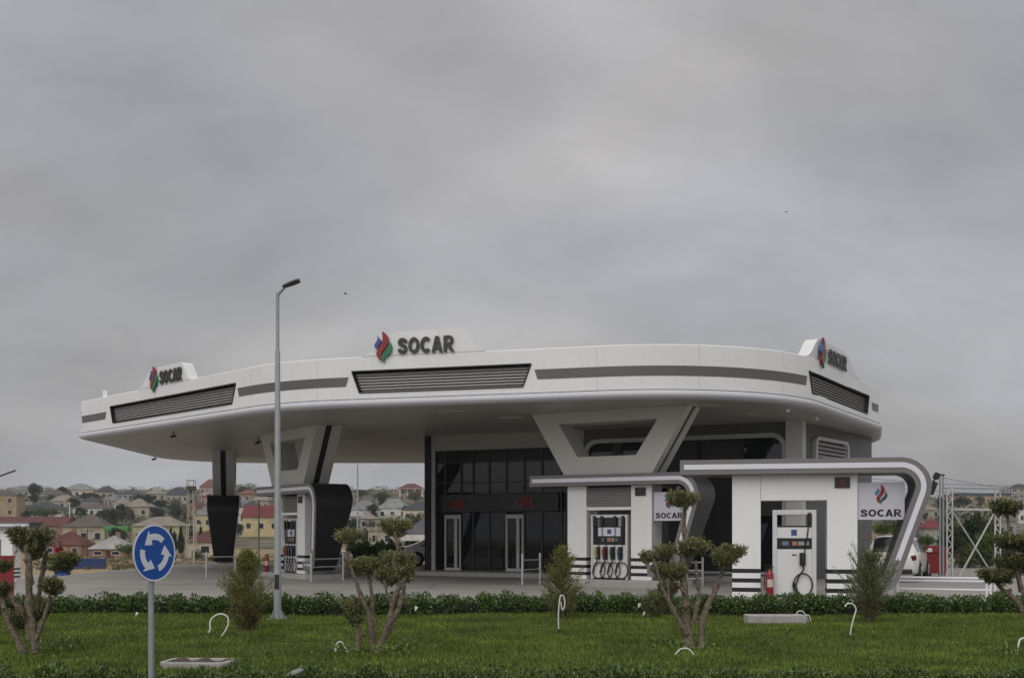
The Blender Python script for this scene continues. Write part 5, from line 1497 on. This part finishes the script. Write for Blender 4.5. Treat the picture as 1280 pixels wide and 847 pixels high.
def tree(px, pyt, pyb, wpx, kind, label, d=None, d_off=-3, name='town_tree', group='trees among the hillside houses'):
    d = (d or solve_d(px, pyb) + d_off); k_ = d / F; h = (pyb - pyt) * k_; w = wpx * k_
    cr, tr = CYP if kind == 'c' else PROT[kind]
    base = .27 if kind == 'c' else .98
    t = thing(name, label, 'tree', (WX(px, d), d, WZ(pyb, d)), random.uniform(0, 6.2), group)
    t.scale = (w / base, w / base, h)
    for s in (cr, tr):
        c = s.copy(); C.objects.link(c); c.parent = t
    TN[0] += 1
    return t
tree(43, 604, 634, 23, 0, 'big dark round tree left of the broad grey green roof')
tree(76, 606, 622, 16, 1, 'dark tree touching left end of the broad grey green roof', name='hillside_tree')
tree(56, 631, 652, 40, 3, 'fresh green bushy tree above the long maroon roof')
tree(33, 638, 664, 16, 0, 'dark tree standing in front of the long maroon roof')
tree(108, 614, 628, 34, 1, 'dark tree mass below the broad grey green roof')
tree(65, 618, 630, 14, 4, 'small grey green tree beside dim brown roof')
tree(101, 634, 648, 18, 0, 'dark round tree before the long white walled house')
tree(130, 634, 654, 26, 1, 'dark bushy tree below the long white walled house')
tree(153, 630, 653, 18, 0, 'upright dark tree at left end of beige gabled house')
tree(186, 618, 634, 20, 0, 'dark tree below the tan skyline roof')
tree(200, 622, 642, 24, 1, 'dark green tree above the teal roof')
tree(217, 624, 646, 26, 2, 'mid green tree left of the lattice mast')
tree(172, 616, 630, 16, 1, 'dark tree between skyline roofs above beige gabled house')
tree(147, 660, 690, 30, 0, 'dark bush below the green rounded awning')
tree(88, 640, 652, 14, 2, 'olive tree behind the large plain beige house')
tree(232, 640, 660, 14, 4, 'thin tree behind the lattice mast foot')
tree(246, 686, 703, 14, 2, 'small bush at the foot of the pale yellow house')
tree(268, 690, 706, 18, 3, 'green bush beside black tapering island')
for px, yt, yb, lb in ((213.5, 659, 690, 'tall narrow cypress, leftmost by the lime yellow house'), (218, 664, 690, 'narrow cypress, middle one of three by the lime yellow house'), (226, 658, 692, 'broadest of three cypresses by the lime yellow house'), (239, 653, 682, 'dark cypress right behind the lattice mast'), (251, 658, 678, 'small cypress behind the pointed maroon roof')):
    tree(px, yt, yb, 7 if px != 226 else 9, 'c', lb, name='cypress', group='cypresses by the lime house', d=174)
tree(306, 604, 622, 26, 2, 'dull tree on the crest behind left V column')
tree(330, 606, 626, 30, 1, 'dark tree on the crest left of the lamp post')
tree(296, 622, 640, 14, 0, 'dark tree close to the end on black island')
tree(452, 612, 624, 24, 4, 'hazy tree on the crest right of black hooked end')
tree(480, 613, 628, 22, 1, 'dark bush on the crest left of the pink house')
tree(519, 612, 630, 22, 2, 'olive bush below the pink crest house')
tree(478, 618, 636, 16, 0, 'dark tree between the two pale roofs')
tree(442, 648, 674, 20, 0, 'dark tree right of the black hooked end')
tree(462, 650, 682, 26, 2, 'olive tree before the white walled house')
tree(519, 640, 660, 26, 2, 'spreading olive tree above the violet grey roof')
tree(455, 664, 694, 18, 4, 'thin olive tree behind the clipped hedge')
tree(1136, 621, 646, 26, 0, 'dark tree on the crest beside the white brand panel', name='hillside_tree')
tree(1198, 618, 640, 30, 1, 'dark tree below the long tan building')
tree(1176, 622, 642, 18, 0, 'dark tree behind the twin poles')
tree(1226, 620, 636, 16, 4, 'hazy tree before the long tan building')
tree(1100, 649, 676, 22, 3, 'olive green bush above the parked car roof, leftmost', d=70)
tree(1118, 646, 676, 26, 2, 'olive green bush above the parked car roof, middle', d=72)
tree(1136, 652, 678, 20, 2, 'olive green bush above the parked car roof beside hooked leg', d=71)
tree(1200, 640, 714, 40, 3, 'large green bush filling left side of the open steel frame', d=62)
tree(1226, 634, 716, 48, 2, 'large olive bush behind centre of the open steel frame', d=66)
tree(1214, 668, 720, 46, 3, 'low spreading bush at the foot of the steel frame', d=58)
tree(1252, 660, 716, 34, 0, 'dark bush right of the open steel frame', d=64)
tree(1158, 664, 690, 22, 3, 'green bush before the rounded grey mound', d=66)

for i, (px, yt, yb, w, kd, lb) in enumerate((
    (18, 619, 634, 16, 1, 'dark bush at right foot of the flat tan block'), (92, 622, 638, 20, 0, 'dark tree between tan roof and long white house'),
    (121, 626, 642, 18, 1, 'dark tree right of the long white walled house'), (142, 636, 658, 20, 0, 'dark tree above the green rounded awning'),
    (164, 634, 656, 16, 2, 'olive tree at foot of beige gabled house'), (196, 634, 652, 24, 0, 'dark round tree over the lime house roof'),
    (222, 632, 652, 18, 1, 'dark tree left of the mast above lime house'), (240, 622, 640, 16, 0, 'dark tree behind the mast platform level'),
    (160, 676, 698, 22, 3, 'green bush between small brick house and lime house'), (140, 652, 672, 22, 0, 'dark tree left of the green awning end'),
    (262, 640, 658, 16, 0, 'dark tree touching the black tapering island'), (298, 652, 672, 16, 1, 'dark bush left of the bright red roofed house'),
    (437, 628, 646, 16, 1, 'dark tree at edge of the black hooked end'), (466, 630, 650, 20, 0, 'dark tree left of white house with pale hip roof'),
    (488, 648, 668, 30, 1, 'dark wide tree behind forked topiary crown'), (508, 632, 650, 18, 0, 'dark tree before dark slate roofed house'),
    (1150, 640, 660, 22, 0, 'dark tree left of dull red roofs'), (1186, 636, 664, 24, 1, 'dark tree behind the twin pole shafts'))):
    tree(px, yt, yb, w, kd, lb)
for px, yt, yb, w, kd, d_, lb in ((1194, 652, 718, 34, 1, 57, 'dense dark bush at left post of the steel frame'), (1216, 645, 717, 40, 0, 60, 'dense dark bush behind crossing of the steel braces'), (1238, 655, 718, 36, 3, 58, 'dense green bush at right post of the steel frame'), (1206, 682, 721, 36, 2, 54, 'low olive bush behind left steel brace foot'), (1232, 686, 721, 38, 1, 54.5, 'low dark bush behind right steel brace foot')):
    tree(px, yt, yb, w, kd, lb, d=d_, name='bush', group='bushes behind the steel frame')
# dry weeds on the sandy lot
wp, wd = [], []
for i in range(420):
    y = random.uniform(84, 172); x = random.uniform(-.44, -.245) * y if i % 3 else random.uniform(-.25, .02) * y; m = 26; h_ = random.uniform(.15, .5)
    wp.append(np.array([x, y, terr(x, y) - .02]) + RNG.normal(size=(m, 3)) * [h_ * .8, h_ * .5, .03] + np.array([0, 0, 1]) * RNG.random((m, 1)) * h_ * .6)
    wd.append(RNG.normal(size=(m, 3)) * .5 + [0, 0, .8])
tag(leaf_mesh('weeds', np.concatenate(wp), np.concatenate(wd), .28, .09, mat('dry_weed', (.115, .098, .050), .8, island=.5)), 'dry brown weeds over the sandy lot', 'weeds', kind='stuff')

# ------------------------------------------------------------------ cars
def car(label, loc, rz, Lc, Wc, Hc, kind):
    t = thing('parked_car', label, 'car', loc, rz, 'white parked cars')
    hw = Wc / 2
    if kind == 'suv':   # x from rear (0) to front (L): station, lower z, belt z, roof z, roof half width share
        st = [(0, .48, .86, .90, .80), (.04, .36, .98, 1.0, .9), (.10, .30, 1.04, 1.06, .86), (.30, .26, 1.06, 1.46, .74), (.55, .25, 1.05, 1.60, .72), (1.0, .24, 1.04, 1.66, .74), (1.7, .23, 1.03, 1.67, .75), (2.3, .23, 1.02, 1.64, .74), (2.75, .23, 1.02, 1.50, .72), (3.35, .24, 1.00, 1.06, .84), (3.9, .26, .94, .97, .86), (4.25, .32, .84, .86, .84), (4.4, .45, .68, .70, .78)]
    else:
        st = [(0, .50, .84, .86, .80), (.05, .36, .95, .97, .88), (.5, .28, .98, 1.01, .82), (.8, .25, .98, 1.10, .76), (1.4, .23, .97, 1.40, .70), (2.0, .22, .96, 1.46, .70), (2.6, .22, .95, 1.42, .70), (3.0, .22, .94, 1.26, .70), (3.5, .23, .92, .96, .84), (4.1, .26, .84, .87, .84), (4.45, .34, .74, .76, .82), (4.55, .45, .62, .64, .76)]
    sx = Lc / st[-1][0]; sz = Hc / max(s[3] for s in st)
    rows = []
    for x, zl, zb, zr, rw in st:
        e = 1 - .16 * max(0, (.35 - x) / .35) - .22 * max(0, (x - (st[-1][0] - .6)) / .6)
        w = hw * e
        prof = [(-w * .86, zl), (-w * .98, zl + .08), (-w, (zl + zb) * .5), (-w * .97, zb), (-w * rw - .02, zb + (zr - zb) * .82), (-w * rw * .84, zr), (0, zr + .025)]
        prof = prof + [(-a, b) for a, b in prof[-2::-1]]
        rows.append([(x * sx, a, b * sz) for a, b in prof])
    m_ = MB().grid(rows, close_u=True); n_ = len(rows[0])
    m_.f += [tuple(range(n_)), tuple(range((len(rows) - 1) * n_, len(rows) * n_))]
    body = m_.build('body', car_white, t, smooth=55)
    # glazing: rear/front screens and side windows set just proud of the body
    def lerp_row(xq, k):
        for a, b in zip(rows, rows[1:]):
            if a[0][0] <= xq <= b[0][0]:
                q = (xq - a[0][0]) / (b[0][0] - a[0][0] + 1e-9); return Vector(a[k]) * (1 - q) + Vector(b[k]) * q
        return Vector(rows[-1][k])
    for side, (kb, kr) in ((-1, (3, 4)), (1, (9, 8))):
        x0 = (.42 if kind == 'suv' else 1.0) * sx; x1 = (3.05 if kind == 'suv' else 3.1) * sx; m = 14; rws = []
        for i in range(m + 1):
            x = x0 + (x1 - x0) * i / m; b_ = lerp_row(x, kb); r_ = lerp_row(x, kr); o_ = Vector((0, side * .012, .004))
            if (r_ - b_).z < .06: continue
            rws.append([b_ * .9 + r_ * .1 + o_, b_ * .5 + r_ * .5 + o_, b_ * .06 + r_ * .94 + o_])
        MB().grid([[tuple(p) for p in r_] for r_ in rws]).build('side_glass', car_glass, t, smooth=50)
        tr_ = MB()
        for xm in ((1.55, 2.5) if kind == 'suv' else (1.7, 2.45)):
            b_ = lerp_row(xm * sx, kb); r_ = lerp_row(xm * sx, kr); tr_.bar(b_ + Vector((0, side * .02, 0)), r_ + Vector((0, side * .016, 0)), .07, .02)
        tr_.build('window_pillar', car_dark, t)
        xm = (3.05 if kind == 'suv' else 3.05) * sx; p = lerp_row(xm, kb)
        MB().bar(p + Vector((-.1, side * .16, .1)), p + Vector((.08, side * .16, .1)), .16, .14).bar(p + Vector((0, 0, .05)), p + Vector((0, side * .14, .08)), .05).build('mirror', car_white, t, bevel=.03)
    for i0, i1, nm in (((2, 4, 'rear_screen'), (8, 9, 'windscreen')) if kind == 'suv' else ((2, 4, 'rear_screen'), (6, 8, 'windscreen'))):
        rws = []
        for i in range(i0, i1 + 1):
            a, b = Vector(rows[i][5]), Vector(rows[i][7]); c = Vector(rows[i][6]); nrm = Vector((-.014 if nm == 'rear_screen' else .014, 0, .014))
            a4, b4 = Vector(rows[i][4]), Vector(rows[i][8])
            rws.append([tuple(p + nrm) for p in (a4 * .3 + a * .7, a * .6 + c * .4, c, b * .6 + c * .4, b4 * .3 + b * .7)])
        MB().grid(rws).build(nm, car_glass, t, smooth=50)
    for s_ in (-1, 1):
        MB().bar((.03 * sx, s_ * hw * .74, .86 * sz), (.16 * sx, s_ * hw * .88, .90 * sz), .2, .18).build('tail_lamp', lamp_red, t, bevel=.03)
        MB().bar((Lc - .1, s_ * hw * .60, .66 * sz), (Lc - .3, s_ * hw * .74, .74 * sz), .22, .12).build('headlight', mat('lamp_clear', (.5, .52, .55), .1), t, bevel=.03)
    MB().box(-.012, .03, -.26, .26, .66 * sz, .78 * sz).build('number_plate', white_paint, t)
    MB().box(-.02, .12, -hw * .8, hw * .8, .30 * sz, .48 * sz).build('bumper', car_dark, t, bevel=.04)
    for xw in (.82 * sx, Lc - .88):
        for s_ in (-1, 1):
            MB().lathe([(.40, -.02), (.40, .02)], (xw, s_ * hw * .985, .345), 24, 'y').build('wheel_arch', car_dark, t)
            wy = s_ * (hw * .985 - .085)
            Wm = MB().lathe([(.2, -.115), (.30, -.12), (.34, -.08), (.34, .08), (.30, .12), (.2, .115)], (xw, wy + s_ * .02, .34), 26, 'y').build('wheel', tyre, t, smooth=40)
            rm = MB().lathe([(.22, -.02), (.2, .02), (.05, .03)], (xw, wy + s_ * .13, .34), 22, 'y')
            rm.build('rim', rim_m, Wm, smooth=40)
            sp = MB()
            for q in range(5):
                a = 2 * PI * q / 5; sp.bar((xw, wy + s_ * .155, .34), (xw + .2 * math.cos(a), wy + s_ * .15, .34 + .2 * math.sin(a)), .055, .03)
            sp.build('spokes', mat('wheel_spoke', (.45, .45, .46), .3, metal=.6), Wm)
    return t
d = 38.6
car('white hatchback seen from behind under the hooked island leg', (WX(1113, d), d, 0), math.radians(64), 4.3, 1.82, 1.62, 'suv')
d = 58.
car('white sedan half hidden by the dark shop corner post', (WX(500, d), d, terr(WX(500, d), d)), math.radians(-172) + PI, 4.6, 1.8, 1.48, 'sedan')
d = 66
car('white car mostly hidden right behind the black hooked end', (WX(348, d), d, terr(WX(348, d), d)), math.radians(12), 4.4, 1.8, 1.5, 'sedan')

# ------------------------------------------------------------------ person
def skin(name, verts, edges, radii, m, parent, root=0, sub=2):
    me = bpy.data.meshes.new(name); me.from_pydata(verts, edges, []); me.materials.append(m)
    o = bpy.data.objects.new(name, me); place(o, parent)
    md = o.modifiers.new('skin', 'SKIN'); md.use_smooth_shade = True
    for i, r in enumerate(radii):
        sv_ = me.skin_vertices[0].data[i]; r = r if isinstance(r, tuple) else (r, r); sv_.radius = r; sv_.use_root = (i == root)
    s_ = o.modifiers.new('subdivision', 'SUBSURF'); s_.levels = s_.render_levels = sub
    return o
def person(loc, rz, label):
    t = thing('person', label, 'person', loc, rz)
    # facing +x; a slight stoop, arms forward over the tub
    V = [(0, 0, .93), (.02, 0, 1.08), (.07, 0, 1.24), (.11, 0, 1.40), (.14, 0, 1.48), (.18, 0, 1.55), (.20, 0, 1.66),        # pelvis .. crown 0-6
         (.11, .17, 1.39), (.17, .23, 1.14), (.34, .19, .98), (.40, .18, .94), (.11, -.17, 1.39), (.17, -.23, 1.14), (.34, -.19, .98), (.40, -.18, .94),   # arms 7-14
         (0, .09, .87), (.05, .10, .50), (-.02, .10, .09), (.13, .11, .03), (0, -.09, .87), (.08, -.10, .50), (.04, -.10, .09), (.19, -.11, .03)]
    E = [(0, 1), (1, 2), (2, 3), (3, 4), (4, 5), (5, 6), (3, 7), (7, 8), (8, 9), (9, 10), (3, 11), (11, 12), (12, 13), (13, 14), (0, 15), (15, 16), (16, 17), (17, 18), (0, 19), (19, 20), (20, 21), (21, 22)]
    Rr = [(.12, .15), (.11, .14), (.12, .155), (.10, .15), .058, (.085, .075), (.075, .07), .06, .045, .034, .03, .06, .045, .034, .03, .085, .062, .042, .035, .085, .062, .042, .035]
    skin('body', V, E, Rr, skin_m, t)
    sv_ = [V[i] for i in (0, 1, 2, 3, 7, 8, 11, 12)]
    skin('shirt', sv_, [(0, 1), (1, 2), (2, 3), (3, 4), (4, 5), (3, 6), (6, 7)], [(.14, .17), (.135, .165), (.14, .175), (.118, .165), .074, .06, .074, .06], shirt_red, t)
    tv = [V[i] for i in (0, 15, 16, 17, 19, 20, 21)]
    skin('trousers', tv, [(0, 1), (1, 2), (2, 3), (0, 4), (4, 5), (5, 6)], [(.135, .165), .10, .078, .064, .10, .078, .064], jeans, t)
    skin('hair', [(.155, 0, 1.62), (.185, 0, 1.70)], [(0, 1)], [(.088, .086), (.085, .082)], hair_m, t)
    f = MB()
    for s_ in (-1, 1):
        f.lathe([(.004, -.012), (.012, 0), (.004, .012)], (.262, s_ * .032, 1.60), 8, 'x')
    f.build('eyes', hair_m, t)
    MB().bar((.25, 0, 1.60), (.285, 0, 1.565), .022).build('nose', skin_m, t, bevel=.006)
    for s_ in (-1, 1):     # hands
        hv = [(.40, s_ * .18, .94), (.45, s_ * .175, .90)]; he = [(0, 1)]; hr = [.026, (.030, .018)]
        for q in range(4):
            b0 = len(hv); yq = s_ * (.145 + .02 * q)
            hv += [(.48, yq, .87), (.495, yq, .84 + .004 * abs(q - 1.5))]; he += [(1, b0), (b0, b0 + 1)]; hr += [.009, .008]
        b0 = len(hv); hv += [(.44, s_ * .135, .88), (.46, s_ * .12, .86)]; he += [(0, b0), (b0, b0 + 1)]; hr += [.011, .009]
        skin('hand', hv, he, hr, skin_m, t, 1, 1)
        bt = MB(); y_ = V[17][1] * (1 if s_ > 0 else -1); x_ = V[17][0] if s_ > 0 else V[21][0]
        bt.grid([[(x_ - .05 + a * .28, y_ + b, z) for b, z in ((-.045, 0), (-.05, .05 - .02 * a), (0, .10 - .05 * a), (.05, .05 - .02 * a), (.045, 0))] for a in (0, .3, .7, 1)])
        bt.build('shoe', car_dark, t, smooth=60)
    return t
d = 52.; x = WX(71, d); z = terr(x, d)
person((x, d, z), math.radians(-25), 'person in red top and dark trousers half hidden by leftmost topiary')
x2, y2 = x + .50 * math.cos(math.radians(-25)), d + .50 * math.sin(math.radians(-25))
t = thing('plastic_tub', 'bright blue plastic tub in front of the person in red', 'tub', (x2, y2 - .05, z))
MB().add([(sx_ * a, sy_ * b, zz_) for a, b, zz_ in ((.22, .20, 0), (.27, .25, .62)) for sx_, sy_ in ((-1, -1), (1, -1), (1, 1), (-1, 1))], [(3, 2, 1, 0), (0, 1, 5, 4), (1, 2, 6, 5), (2, 3, 7, 6), (3, 0, 4, 7)]).build('tub', plastic_blue, t, bevel=.02)
MB().ring(rr(-.30, .30, -.28, .28, .04, 2), rr(-.25, .25, -.23, .23, .03, 2), lambda a, b, q: (a, b, q), .60, .65).build('rim', plastic_blue, t)

# birds
for px, py, d, lb in ((432, 367, 70, 'tiny dark bird in the sky above left SOCAR emblem'), (983, 265, 120, 'tiny distant bird high over right part of canopy')):
    t = thing('bird', lb, 'bird', (WX(px, d), d, WZ(py, d)), 0, 'birds in the sky')
    b_ = MB(); b_.lathe([(.004, -.14), (.03, -.06), (.035, .02), (.02, .09), (.004, .12)], (0, 0, 0), 8, 'x')
    b_.grid([[(.03, 0, .01), (-.05, 0, .01)], [(.05, .12, .05), (-.05, .12, .05)], [(-.02, .26, .03), (-.06, .26, .03)]])
    b_.grid([[(.03, 0, .01), (-.05, 0, .01)], [(.05, -.12, .05), (-.05, -.12, .05)], [(-.02, -.26, .03), (-.06, -.26, .03)]])
    b_.build('body', car_dark, t)

# far ridge trees and scrub that read as one mass
sp, sq = [], []
for i in range(900):
    y = random.uniform(300, 640); x = random.uniform(-.52, .56) * y
    if -.06 < x / y < .32 and y < 300: continue
    zt = terr(x, y); h = random.uniform(.8, 2.2)
    p, q = blob_leaves(40, (x, y, zt + h * .4), (h * 1.3, h, h * .8), .7, 5, .3); sp.append(p); sq.append(q)
tag(leaf_mesh('vegetation', np.concatenate(sp), np.concatenate(sq), .7, .45, tree_leaf2), 'scrub scattered over the far hillside', 'scrub', kind='stuff')

# ------------------------------------------------------------------ air
HAZE = 0.00026
hz = MB().box(-640, 640, -40, 900, -8, 62)
ho = hz.build('haze', mat('haze_air', (.6, .6, .6)))
hm_ = MATS['haze_air']; nt = hm_.node_tree; nt.nodes.clear()
out = nt.nodes.new('ShaderNodeOutputMaterial'); pv = nt.nodes.new('ShaderNodeVolumePrincipled')
pv.inputs['Color'].default_value = (.80, .83, .88, 1); pv.inputs['Density'].default_value = HAZE; pv.inputs['Anisotropy'].default_value = .2
nt.links.new(pv.outputs[0], out.inputs['Volume'])
tag(ho, 'thin pale air over the whole place', 'haze', kind='stuff')
